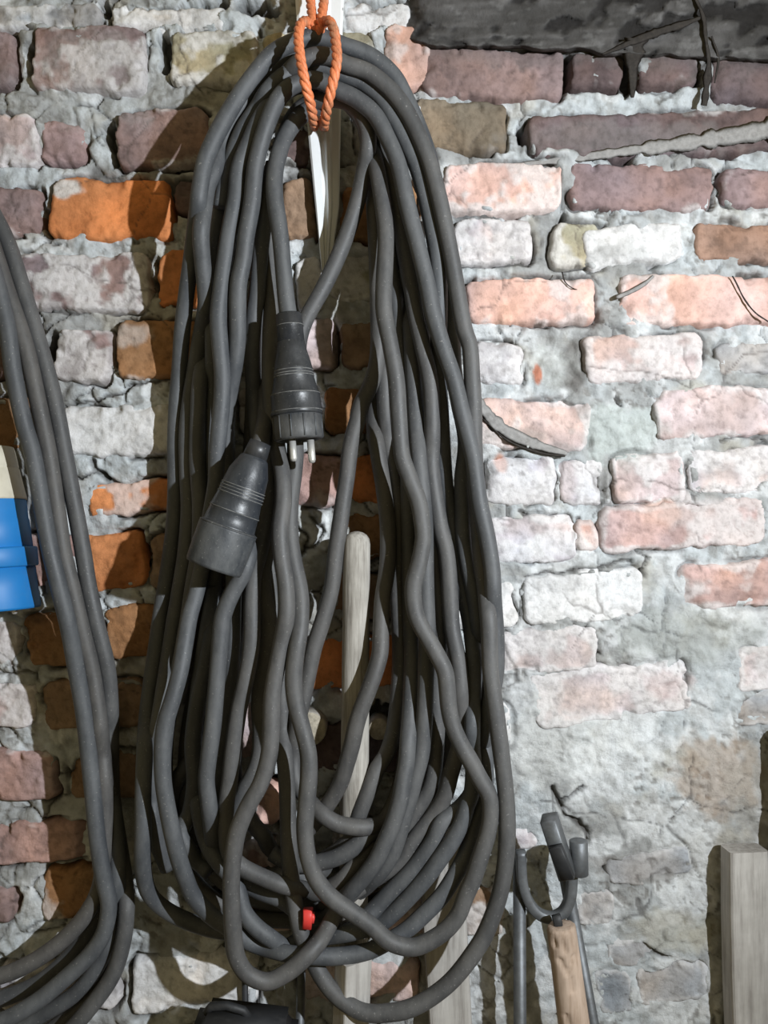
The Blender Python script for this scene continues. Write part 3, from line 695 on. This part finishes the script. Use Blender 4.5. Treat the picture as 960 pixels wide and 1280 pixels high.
 'BB2': st(.05, (470, 1050, .06), (445, 1080, .068), (420, 1105, .065), (392, 1116), (376, 1096), (365, 1070, .045)),
 'h1': st(.0175, (300, 200), (290, 320), (284, 450), (276, 600), (262, 740), (246, 850), (232, 950), (236, 1030), (262, 1085), (310, 1120), (370, 1130), (430, 1115), (475, 1070), (500, 1000), (508, 900), (505, 780), (498, 640), (492, 500), (486, 360), (478, 240)),  # h strands: back loops added to darken the gaps in the coil
 'h3': st(.0175, (325, 300), (318, 470), (310, 620), (300, 760), (272, 900), (216, 990), (222, 1060), (250, 1110), (300, 1142), (360, 1150), (430, 1142), (490, 1115), (532, 1060, .04), (556, 980, .04), (556, 860), (550, 720), (540, 560), (530, 400)),
 'h5': st(.028, (240, 640), (226, 760), (212, 870), (206, 960), (214, 1040), (240, 1085)),
 'e': st(.1, (400, 132, .05), (385, 138, .06), (366, 156, .07), (353, 178, .08), (345, 207, .09), (343, 230, .095), (344, 252), (350, 293), (354, 335), (358, 377), (361, 398)),
 'sk': st(.08, (333, 480, .05), (332, 520, .065), (327, 548, .085), (322, 566, .1)),
}
def relax(strs, iters=60, mindist=20.5, dmin=.016, dmax=.17, pins=()):
    names = list(strs); P = []; sid = []; idx = []
    for i, n in enumerate(names):
        c = catmull([(p[0], p[1], p[2] * 1000) for p in strs[n]], 9.0)
        P.append(c); sid += [i] * len(c); idx += list(range(len(c)))
    A = np.vstack(P); sid = np.array(sid); idx = np.array(idx)
    xy = A[:, :2]; d = A[:, 2] / 1000.0; d0 = d.copy()
    dist = np.hypot(xy[:, None, 0] - xy[None, :, 0], xy[:, None, 1] - xy[None, :, 1])
    near = (dist < mindist) & ~((sid[:, None] == sid[None, :]) & (np.abs(idx[:, None] - idx[None, :]) < 8))
    I, J = np.where(np.triu(near, 1))
    need = np.sqrt(np.maximum(0, mindist ** 2 - dist[I, J] ** 2)) * S * .90
    sg = np.sign(d0[I] - d0[J] + 1e-5 * (sid[I] - sid[J]) + 1e-9)
    brk = np.where(np.diff(sid) != 0)[0]
    for it in range(iters):
        gap = (d[I] - d[J]) * sg
        push = np.maximum(0, need - gap) * .30
        mv = np.zeros(len(d)); cnt = np.zeros(len(d))
        np.add.at(mv, I, push * sg); np.add.at(mv, J, -push * sg)
        act = (push > 0).astype(float)
        np.add.at(cnt, I, act); np.add.at(cnt, J, act)
        d = d + mv / np.maximum(1, cnt * .6)
        d += (d0 - d) * .01
        for _ in range(2):
            dp = d.copy()
            l = np.roll(d, 1); r = np.roll(d, -1)
            sm = .25 * l + .5 * d + .25 * r
            ends = np.zeros(len(d), bool); ends[0] = ends[-1] = True; ends[brk] = True; ends[brk + 1] = True
            d = np.where(ends, dp, sm)
        d = np.clip(d, dmin, dmax)
    out = {}; o = 0
    for i, n in enumerate(names):
        m = len(P[i]); out[n] = np.column_stack([P[i][:, :2], d[o:o + m]]); o += m
    return out

STR['S1'] = STR.pop('a')[::-1] + STR['S1'][1:]
cord = thing('extension_cord', 'long black rubber extension cord coiled and hung by an orange rope', 'cable', W(395, 46, .05))
REL = relax(STR)
REL['e'][-1, 2] = .10
_tmp = random.Random(3)
for n, c in REL.items():
    fine = catmull(np.column_stack([c[:, :2], c[:, 2] * 1000]), 5.0)
    pts = [W(p[0], p[1], p[2] / 1000) for p in fine]
    ph = _tmp.random() * 9
    rad = R * (1 + .02 * np.sin(np.arange(len(pts)) * .21 + ph))
    put('cable_loop', tube(pts, rad, 14), M_CABLE, cord)

# plug
def along(p0, p1, prof_px, d):
    """profile distances in photo px along p0->p1"""
    k = kpx(d)
    return [(t * k, r * k) for t, r in prof_px]
dpl = .105
a0 = W(361, 392, dpl); a1 = W(374, 553, dpl + .004)
ax = (a1 - a0)
body_prof = along(a0, a1, [(34, 15), (36, 17), (48, 19), (62, 22.5), (70, 24), (71, 24.7), (73, 24.2), (75, 25), (77, 24.6), (79, 25.5), (81, 25), (95, 28), (101, 30), (103, 31.2), (106, 30.6), (121, 31.2), (124, 32.6), (128, 32.4), (129, 30.5)], dpl)
plug = put('plug', lathe(a0, ax, body_prof), M_PLUG, cord, label='dusty black rubber plug with two round pins')
put('cable_sleeve', lathe(a0, ax, along(a0, a1, [(0, 12), (0.5, 15), (2, 16.4), (14, 16.6), (15, 17.2), (16.5, 17.2), (17.5, 16.4), (36, 16.8), (37, 14)], dpl)), M_PLUG, plug)
put('plug_rim', lathe(a0, ax, along(a0, a1, [(128, 29), (129, 30.6), (150, 31), (157, 30.4), (159, 29), (159.5, 25), (156, 24), (156, 5)], dpl)), M_PLUGDUST, plug, label='scuffed grey rim of the plug')
for i in range(12):
    a = 2 * math.pi * (i + .35) / 12
    u = np.cross(np.array(ax) / ax.length, [0, 1.0, 0]); u /= np.linalg.norm(u); w = np.cross(np.array(ax) / ax.length, u)
    k = kpx(dpl); rad = 30.9 * k
    q0 = np.array(a0) + np.array(ax) / ax.length * 130 * k + rad * (math.cos(a) * u + math.sin(a) * w)
    q1 = np.array(a0) + np.array(ax) / ax.length * 157 * k + rad * (math.cos(a) * u + math.sin(a) * w)
    if math.sin(a) * w[1] + math.cos(a) * u[1] < .5:
        put('rib', tube([q0, (q0 + q1) / 2, q1], .0009, 6), M_PLUGDUST, plug)
for px, py, dd in ((365, 548, .112), (388, 550, .112)):
    p = W(px, py, dd); k = kpx(dd)
    put('pin', lathe(p, ax, [(0, 4.6 * k), (25 * k, 4.6 * k), (28 * k, 3.6 * k), (29 * k, 1.5 * k)], 18), M_PIN, plug, label='bright metal pin')
_q = W(345, 535, .11)
put('earth_clip', sweep([W(344, 522, .112), W(343.5, 536, .113), W(347, 552, .112)], (0, -1, 0), rrect(.004, .002, .0005, 1)), M_PIN, plug)

for t, r in ((15.7, 17.3), (73, 24.7), (77, 25.1), (80, 25.7), (102.6, 31.3), (124, 32.7)):
    put('raised_ring', lathe(a0, ax, along(a0, a1, [(t - .7, r - .8), (t - .35, r), (t + .35, r), (t + .7, r - .8)], dpl)), M_RINGLINE, plug)

# socket (female coupler)
dso = .112
s0 = W(323, 560, dso); s1 = W(267, 709, dso + .006)
sx = s1 - s0
sp = along(s0, s1, [(0, 11), (1, 13.5), (12, 15), (14, 17.5), (16, 18.5), (34, 25.5), (52, 27.6), (53.5, 28.6), (55, 27.8), (57, 28.9), (59, 28.1), (61, 29.2), (63, 28.3), (65, 29.4), (67, 28.7), (82, 31.2), (85, 32.4), (87, 31.4), (103, 33.2), (106, 36.6)], dso)
sock = put('socket_coupler', lathe(s0, sx, sp), M_PLUG, cord, label='glossy black rubber socket coupler with raised rings')
put('cable_sleeve', lathe(s0, sx, along(s0, s1, [(-8, 11), (-7.5, 13.6), (13, 15.6), (14, 12)], dso)), M_PLUG, sock)
put('dusty_collar', lathe(s0, sx, along(s0, s1, [(105, 33), (106, 36.8), (109, 37.2), (132, 36.8), (156, 35.8), (159.5, 34.5), (160, 31), (148, 30), (148, 8)], dso)), M_PLUGDUST, sock, label='wide dusty collar of the socket')
put('thin_ring', lathe(s0, sx, along(s0, s1, [(104.5, 35), (105.5, 37.4), (107, 37.4), (108, 35)], dso)), M_PLUGDUST, sock)

for t, r in ((13, 15.7), (53.5, 28.8), (57, 29.1), (61, 29.4), (65, 29.6), (85, 32.6)):
    put('raised_ring', lathe(s0, sx, along(s0, s1, [(t - .6, r - .7), (t - .3, r), (t + .3, r), (t + .6, r - .7)], dso)), M_RINGLINE, sock)

# ------------------------------------------------------------------ left coil
LST = {
 'l1': st(.055, (-120, 120, .04), (-60, 180, .045), (-18, 250), (8, 300), (30, 367), (50, 433), (68, 500), (80, 563), (89, 610), (103, 685), (111, 735), (122, 785), (134, 835, .05), (138, 880, .04), (139, 940, .03), (141, 1000, .03), (150, 1060, .03), (158, 1120, .04), (155, 1170, .045), (141, 1218, .05), (112, 1260, .055), (80, 1295, .065), (20, 1340, .06), (-60, 1350, .05), (-150, 1290, .05), (-200, 1150, .05), (-225, 900, .05), (-215, 600, .05), (-185, 350, .05), (-150, 200, .045), (-120, 130, .04)),
 'l2': st(.07, (-125, 95, .05), (-65, 160, .055), (-22, 270), (10, 367), (32, 433), (47, 500), (60, 563), (71, 635), (79, 690), (90, 735), (103, 790), (114, 835, .055), (122, 885, .045), (128, 940, .04), (131, 1000, .04), (130, 1060, .04), (124, 1110, .04), (108, 1142, .045), (82, 1172, .05), (43, 1201, .06), (0, 1220), (-60, 1230), (-140, 1180), (-180, 1050), (-195, 850), (-190, 600), (-165, 380), (-140, 200, .06), (-125, 100, .055)),
 'l3': st(.085, (-118, 75, .07), (-60, 150), (-25, 280), (7, 400), (17, 467), (31, 533), (40, 563), (53, 635), (62, 685), (74, 735), (86, 785), (95, 835, .07), (104, 885, .06), (110, 935, .052), (116, 990, .048), (122, 1050, .048), (130, 1100, .05), (136, 1130, .055), (130, 1165, .06), (115, 1190, .06), (78, 1226, .065), (43, 1254, .07), (0, 1277), (-60, 1290), (-130, 1240), (-165, 1100), (-170, 850), (-160, 550), (-140, 250, .08), (-118, 80, .08)),
 'l4': st(.03, (99, 790, .045), (112, 825), (122, 870), (127, 930, .04), (140, 1010), (149, 1070), (152, 1110), (148, 1170), (134, 1215), (104, 1255), (60, 1290), (0, 1325)),
 'l5': st(.03, (116, 860, .04), (121, 930, .04), (128, 990), (136, 1060), (132, 1110), (118, 1150), (92, 1190), (49, 1228), (0, 1249), (-60, 1262), (-150, 1220)),
 'l6': st(.04, (128, 900, .03), (134, 970, .03), (144, 1030, .035), (147, 1090, .04), (143, 1150, .04), (126, 1200, .045), (96, 1240), (50, 1270), (0, 1300)),
}
coil2 = thing('cable_coil', 'second coil of black rubber cable hanging beside the blue connector', 'cable', W(-100, 100, .05))
for n, c in relax(LST, 40).items():
    fine = catmull(np.column_stack([c[:, :2], c[:, 2] * 1000]), 6.0)
    put('cable_loop', tube([W(p[0], p[1], p[2] / 1000) for p in fine], R, 14), M_CABLE, coil2)
tag(put('wall_hook', tube([W(-122, 118, -.01), W(-122, 116, .03), W(-122, 112, .09), W(-122, 96, .115), W(-122, 78, .118)], .004, 10), M_STEEL), 'steel wall hook carrying the cable coil beside the blue connector', 'hook')

# blue connector with cream collar
db = .045
b0 = W(-22, 556, db); b1 = W(-10, 764, db + .006); bx = b1 - b0
blue = thing('industrial_connector', 'blue round power connector with cream collar at the left edge', 'connector', b0)
put('cream_collar', lathe(b0, bx, along(b0, b1, [(4, 30), (5, 36), (10, 37.5), (30, 41), (31.5, 40.2), (33, 41.4), (60, 46.5), (68, 48), (71, 48.4), (71.5, 44)], db), 48), M_CREAM, blue)
put('body', lathe(b0, bx, along(b0, b1, [(70, 40), (71, 46.5), (73, 47.5), (95, 48.5), (97, 49.5), (130, 52), (132, 50)], db), 48), M_BLUE, blue)
put('ring', lathe(b0, bx, along(b0, b1, [(130, 50), (131, 56), (133, 57), (153, 57.5), (155, 56), (155.5, 50)], db), 48), M_BLUE, blue)
put('shroud', lathe(b0, bx, along(b0, b1, [(154, 50), (156, 53.5), (180, 55), (204, 57.5), (207, 56.5), (207, 52), (190, 50), (190, 10)], db), 48), M_BLUE, blue)
for qx in (-30, 18):
    p = W(qx, 757, db); put('pin', lathe(p, bx, [(0, .0028), (.007, .0028), (.009, .002)], 14), M_PIN, blue)
put('cable', tube([W(-24, 300, .03), W(-26, 400, .035), W(-24, 500, .04), W(-22, 562, db)], .008, 12), M_CABLE, blue)

# ------------------------------------------------------------------ white strip and orange rope
def strip():
    ys = np.linspace(-60, 338, 30); V = []; F = []
    sec = [(-.5, .0), (-.5, 1.0), (-.44, 1.25), (-.20, 1.15), (-.12, .55), (-.02, .5), (.06, 1.05), (.16, 1.1), (.24, .75), (.44, .75), (.5, .6), (.5, 0)]
    for y in ys:
        lf = np.interp(y, [-60, 0, 40, 155, 338], [368, 369, 372, 384, 402]); rt = np.interp(y, [-60, 0, 47, 155, 260, 338], [431, 430, 428, 426, 424, 413])
        for a, b in sec:
            V.append(tuple(W((lf + rt) / 2 + a * (rt - lf), y, .009 + .007 * b)))
    m = len(sec)
    for i in range(len(ys) - 1):
        for j in range(m):
            k = (j + 1) % m
            F.append([i * m + j, (i + 1) * m + j, (i + 1) * m + k, i * m + k])
    F.append(list(range(m))); F.append([(len(ys) - 1) * m + j for j in range(m)][::-1])
    return V, F
tag(put('metal_strip', strip(), M_STRIP, smooth=False), 'white grooved strip tapering down the wall behind the orange rope', 'strip')

def rope(pts, r=.0049, pitch=.027, sub=7):
    c = catmull([(p[0], p[1], p[2] * 1000) for p in pts], 2.0)
    P = np.array([tuple(W(p[0], p[1], p[2] / 1000)) for p in c])
    T, U, V = frames(P)
    L = np.concatenate([[0], np.cumsum(np.linalg.norm(np.diff(P, axis=0), axis=1))])
    g = []
    for s in range(3):
        a = -2 * math.pi * L / pitch + 2 * math.pi * s / 3
        Q = P + (np.cos(a)[:, None] * U + np.sin(a)[:, None] * V) * r * .50
        g.append(tube(Q, r * .60, 9))
    return join(*g)
rp = thing('orange_rope', 'twisted orange rope looped around the top of the cable coil', 'rope', W(398, 0, .06))
put('hanging_strand', rope([(386, -120, .05), (387, -40, .06), (388, 0, .066), (390, 20, .075), (391, 36, .085), (392, 46, .072), (393, 52, .055), (394, 56, .04)]), M_ROPE, rp)
put('hanging_strand', rope([(408, -120, .05), (407, -40, .06), (405, 0, .068), (402, 20, .078), (400, 38, .086), (400, 48, .072), (401, 54, .055), (401, 58, .04)]), M_ROPE, rp)
put('loop_leg', rope([(392, 34, .078), (384, 27, .09), (377, 29, .105), (374, 36, .112), (373, 50, .118), (375, 70, .124), (378, 87, .127), (382, 106, .126), (387, 125, .118), (391, 144, .103), (392.5, 154, .088), (393, 158, .07), (393, 156, .05), (393, 150, .035)]), M_ROPE, rp)
put('loop_leg', rope([(402, 34, .076), (406, 27, .09), (412, 27, .105), (417, 37, .112), (420, 56, .118), (421, 75, .124), (418, 94, .127), (414, 112, .125), (409.5, 133, .115), (406.5, 148, .1), (405.5, 156, .085), (405, 159, .068), (405, 157, .05), (404, 150, .035)]), M_ROPE, rp)

# ------------------------------------------------------------------ wooden things behind the coil
def floor_line(px, py, d, px2, py2, d2):
    """a straight axis through two points, carried on down to the floor"""
    a = W(px, py, d); b = W(px2, py2, d2); v = b - a
    t = (0.004 - a.z) / v.z
    return a, a + v * t

a, b = floor_line(446, 664, .0455, 441, 1240, .0455)
L = (b - a).length; k = kpx(.0455)
rr = 17.0 * k
tag(put('spade_handle', lathe(a, b - a, [(0, rr * .12), (.0012, rr * .45), (.004, rr * .74), (.008, rr * .92), (.014, rr), (.10, rr * 1.0), (.3, rr * 1.05), (L, rr * 1.1)], 28), M_WOODGREY), 'round grey weathered wooden tool handle standing upright inside the coil', 'handle')

def round_peg(px, py, r, ln, label):
    p = W(px, py, ln); k = kpx(ln)
    t = thing('wooden_peg', label, 'peg', W(px, py, 0))
    put('shaft', lathe(p + Vector((0, .0015, 0)), (0, 1, 0), [(0, r * k * .97), (.002, r * k), (ln + .012, r * k)], 26), M_WOODGREY, t)
    put('end_face', lathe(p, (0, 1, 0), [(0, r * k * .90), (.001, r * k * .965), (.003, r * k * .97)], 26), M_ENDGRAIN, t)
round_peg(386, 912, 22, .030, 'round sawn wooden peg end left of the upright grey handle')
round_peg(474, 912, 14, .022, 'small round wooden peg end right of the upright grey handle')

# square batten
a, b = floor_line(442, 1198, .0765, 438, 1290, .0765)
tag(put('wooden_batten', sweep([a, a * .9 + b * .1, b], [Vector((.80, .60, 0))] * 3, rrect(38 * k, 26 * k, .002, 2)), M_PLANK, smooth=False), 'pale squared wooden batten below the bottom loops of the coil', 'batten')
# broad plank
a, b = floor_line(548, 1022, .015, 563, 1280, .020)
n = 12
P = [a.lerp(b, i / (n - 1)) for i in range(n)]
tag(put('wooden_plank', sweep(P, (1, 0, 0), rrect(53 * S, .024, .004, 2), [(1 + .03 * math.sin(i * 1.7), 1) for i in range(n)]), M_PLANK, smooth=False), 'broad pale wooden plank leaning behind the lower right of the coil', 'plank')
# grey rod
a, b = floor_line(377, 1196, .034, 375, 1280, .034)
tag(put('metal_rod', tube([a, a.lerp(b, .5), b], 5.6 * kpx(.06), 16), M_STEEL), 'thin grey metal rod standing below the left loops', 'rod')
a, b = floor_line(306, 1215, .010, 307, 1280, .010)
tag(put('dark_stripe', tube([a, a.lerp(b, .5), b], 4 * kpx(.02), 12), M_BLACK), 'thin dark upright stripe against the wall left of the grey metal rod', 'rod')  # narrow black upright set against the wall
# red clip
rc = thing('red_clip', 'small bright red plastic clip among the lower cables', 'clip', W(384, 1147, .086))
put('body', sweep([W(385, 1136, .086), W(385, 1147, .087), W(384, 1158, .086)], (1, 0, 0), rrect(10.5 * S, .012, .0015, 2)), M_RED, rc)
put('catch', sweep([W(390, 1142, .088), W(391, 1147, .088), W(390, 1152, .088)], (1, 0, 0), rrect(5 * S, .008, .001, 1)), M_RED, rc)

# dark case at the bottom edge
def case():
    t = thing('tool_case', 'dark plastic case standing below the coil at the bottom edge', 'case', W(290, 1340, .05))
    c = W(288, 1330, .06)
    V = []; F = []
    bm = bmesh.new()
    bmesh.ops.create_cube(bm, size=1)
    for v in bm.verts:
        v.co = Vector((v.co.x * .104, v.co.y * .07, v.co.z * .34))
    bmesh.ops.bevel(bm, geom=bm.edges[:] , offset=.012, segments=3, affect='EDGES')
    ang = Matrix.Rotation(math.radians(7), 4, 'Y')
    bmesh.ops.transform(bm, matrix=ang, verts=bm.verts)
    top = W(284, 1264, .092)
    ctr = Vector((top.x, -.092, top.z - .172))
    V = [tuple(v.co + ctr) for v in bm.verts]; F = [[q.index for q in f.verts] for f in bm.faces]
    bm.verts.index_update()
    put('shell', (V, F), M_BLACK, t)
    bm.free()
    put('handle', tube([W(258, 1266, .092), W(264, 1258, .094), W(284, 1257, .095), W(304, 1263, .094), W(311, 1272, .092)], .0045, 10), M_BLACK, t)
    put('foot', lathe((ctr.x, ctr.y, 0.002), (0, 0, 1), [(0, .05), (.01, .045), (ctr.z - .16, .04)], 20), M_BLACK, t)
case()

# ------------------------------------------------------------------ right: tongs, wood handle, plank
tg = thing('metal_tongs', 'dark steel tongs with a bent U bracket right of the coil', 'tongs', W(680, 1140, .04))
strapsec = rrect(.016, .005, .0012, 1)
Upts = catmull([(651, 1064, 50), (651.5, 1085, 50), (653, 1103, 50), (660, 1125, 50), (672, 1141, 50), (688, 1147, 50), (703, 1141, 50), (712, 1124, 50), (715, 1100, 50), (716, 1080, 50)], 4)
put('bracket', sweep([W(p[0], p[1], .050) for p in Upts], (0.0, -1, 0), rrect(.013, .0105, .0015, 1)), M_STEEL, tg)
a, b = floor_line(649, 1072, .040, 650, 1280, .052)
put('handle_rod', tube([a, a.lerp(b, .3), b], 8.0 * kpx(.045), 16), M_STEEL, tg)
a, b = floor_line(707, 1098, .036, 741, 1280, .038)
put('handle_rod', tube([a, a.lerp(b, .3), b], 8.0 * kpx(.05), 16), M_STEEL, tg)
h0 = W(686, 1022, .078); h1 = W(709, 1094, .070)
put('jaw', sweep([h0, h0.lerp(h1, .5), h1], (1, -.30, 0), rrect(20 * kpx(.07), .020, .0016, 1)), M_STEEL, tg)
put('jaw_shade', sweep([W(694, 1058, .090), W(702, 1078, .088), W(709, 1097, .084)], (1, -.3, 0), rrect(17 * kpx(.08), .008, .001, 1)), M_BLACK, tg)  # black slab that paints the shaded underside of the jaw
c0 = W(723, 1050, .062); c1 = W(724, 1094, .062)
put('pivot_boss', lathe(c0, c1 - c0, [(0, 9 * S), (.001, 10.8 * S), ((c1 - c0).length - .001, 10.8 * S), ((c1 - c0).length, 9 * S)], 22), M_STEEL, tg)

wh = thing('wooden_tool_handle', 'tan wooden tool handle with chipped top standing between the steel tong rods', 'handle', W(700, 1160, .06))
a, b = floor_line(701, 1156, .072, 718, 1285, .074)
L = (b - a).length; k = kpx(.06)
def chipped():
    n = 90; sg = 36
    ts = np.concatenate([[0, .0015, .004, .008], np.linspace(.012, .16, n), [L]])
    rs = [14.5 * k, 16.8 * k, 17.6 * k] + [float(np.interp(t, [0, .01, .05, .12, L], [17.6, 18.1, 18.5, 19.6, 21])) * k for t in ts[3:]]
    V, F = lathe(a, b - a, list(zip(ts, rs)), sg)
    V = np.array(V); ax = np.array((b - a).normalized())
    px = V[:, 0] / kpx(.07) + 480; py = 640 - (V[:, 2] - ZC) / kpx(.07)
    rg = np.random.default_rng(5)
    cut = np.zeros(len(V))
    for (u0, v0, u1, v1) in ((700, 1170, 703, 1180), (696, 1190, 706, 1208), (713, 1186, 706, 1208), (710, 1212, 711, 1228), (704, 1258, 708, 1274), (690, 1168, 691, 1175)):
        t = np.clip(((px - u0) * (u1 - u0) + (py - v0) * (v1 - v0)) / ((u1 - u0) ** 2 + (v1 - v0) ** 2), 0, 1)
        dd = np.hypot(px - u0 - t * (u1 - u0), py - v0 - t * (v1 - v0))
        cut = np.maximum(cut, sstep(4.0, .8, dd))
    c0 = np.array(a) + np.outer((V - np.array(a)) @ ax, ax)
    rad = V - c0
    front = (rad[:, 1] < 0)
    V = c0 + rad * (1 - .16 * cut * front)[:, None]
    V[:sg * 3] += rg.uniform(-1, 1, (sg * 3, 3)) * .0008
    return V.tolist(), F
put('shaft', chipped(), M_WOODTAN, wh)
put('tang', sweep([W(695, 1144, .072), W(697, 1152, .072), W(699, 1165, .072)], (1, 0, 0), rrect(11 * k, .006, .001, 1)), M_BLACK, wh)

# upright grey board at the right
a, b = floor_line(930, 1060, .022, 936, 1280, .026)
n = 14
P = [a.lerp(b, i / (n - 1)) for i in range(n)]
tag(put('upright_board', sweep(P, (1, .06, 0), rrect(53 * kpx(.03), .030, .005, 3), [(.93, .96)] + [(1 + .02 * math.sin(i * 2.1), 1) for i in range(n - 1)]), M_PLANK, smooth=False), 'thick pale grey wooden board standing upright near the right corner', 'board')
# unseen post, added to cast a shadow above the board
a, b = floor_line(1003, 914, .028, 1003, 1280, .046)
tag(put('shadow_post', sweep([a, a.lerp(b, .5), b], (1, 0, 0), rrect(46 * kpx(.04), .034, .004, 2)), M_BEAM, smooth=False), 'unseen dark post added right of the grey board to cast a shadow', 'post')

# ------------------------------------------------------------------ cobwebs
def cobweb(label, pts, w0, w1, mat, seed):
    """a dusty sagging ribbon of web, its edges torn"""
    c = catmull([(p[0], p[1], p[2] * 1000) for p in pts], 3)
    n = len(c); g = np.random.default_rng(seed)
    wob = 1 + .35 * fbm(np.arange(n) * 3.0, np.zeros(n), 11, 3, 130 + seed)
    wd = np.interp(np.linspace(0, 1, n), np.linspace(0, 1, len(w0)), w0) * wob
    P = [W(p[0] + .7 * math.sin(i * .35 + seed), p[1], p[2] / 1000) for i, p in enumerate(c)]
    T = np.gradient(np.array([tuple(p) for p in P]), axis=0)
    U = [np.cross(t, (0, 1, 0)) for t in T]
    tag(put('cobweb', sweep(P, U, [(.5, .0), (.2, .5), (-.2, .5), (-.5, .0), (0, -.3)], [(max(.3, w) * S, w1) for w in wd]), mat), label, 'cobweb')
M_WEBGREY = mat_plain('grey dust web', (.33, .32, .31), 1.0, 0, .3, 150, .3, .0)
cobweb('dark sooty cobweb running slantwise across the timber beam', [(752, 68, .018), (775, 59, .022), (805, 46, .024), (845, 33, .024), (876, 22, .024)], [2, 8, 9, 11, 3], .0015, M_WEB, 1)
cobweb('dark cobweb tuft hanging from the beam between two dark bricks', [(795, 48, .024), (792, 72, .016), (790, 92, .007), (791, 122, .007)], [34, 24, 15, 5], .0015, M_WEB, 2)
cobweb('long dark cobweb strand hanging down over the dark brick joint', [(862, -20, .026), (878, 20, .025), (884, 60, .024), (885, 95, .010), (879, 132, .008)], [3, 5, 5, 9, 9], .0015, M_WEB, 3)
cobweb('thin dark cobweb strand right of the long hanging one', [(890, 45, .024), (897, 70, .018), (894, 104, .009)], [2, 4, 2], .001, M_WEB, 4)
cobweb('grey cobweb sagging across the pale bricks beside the coil', [(596, 500, .006), (616, 526, .0075), (644, 545, .0075), (674, 557, .0065), (708, 567, .004)], [14, 17, 16, 12, 5], .0004, M_WEBGREY, 5)
cobweb('dark dusty thread along the lower edge of the sagging grey cobweb', [(604, 524, .007), (624, 543, .0085), (650, 558, .008), (680, 567, .007), (706, 570, .006)], [2, 2.5, 3.5, 3, 3], .002, M_WEB, 6)
cobweb('thin dark thread over the salmon brick near the right edge', [(915, 345, .012), (930, 372, .014), (945, 392, .014), (960, 402, .012)], [2, 2, 1.5], .001, M_WEB, 7)
cobweb('thin dark thread over the salmon brick beside the coil', [(702, 340, .010), (706, 352, .012), (716, 360, .012), (722, 362, .010)], [2, 2, 1], .001, M_WEB, 8)
cobweb('brown web fibres between the two salmon bricks', [(770, 372, .010), (790, 364, .012), (806, 354, .012), (816, 345, .010)], [5, 7, 5, 3], .002, M_WEBGREY, 9)
cobweb('wide grey sheet of dusty web slanting up across the dark bricks at the right', [(628, 207, .003), (700, 200, .006), (780, 189, .0065), (860, 178, .0065), (985, 158, .0065)], [4, 9, 14, 20, 34], .0004, M_WEBGREY, 10)
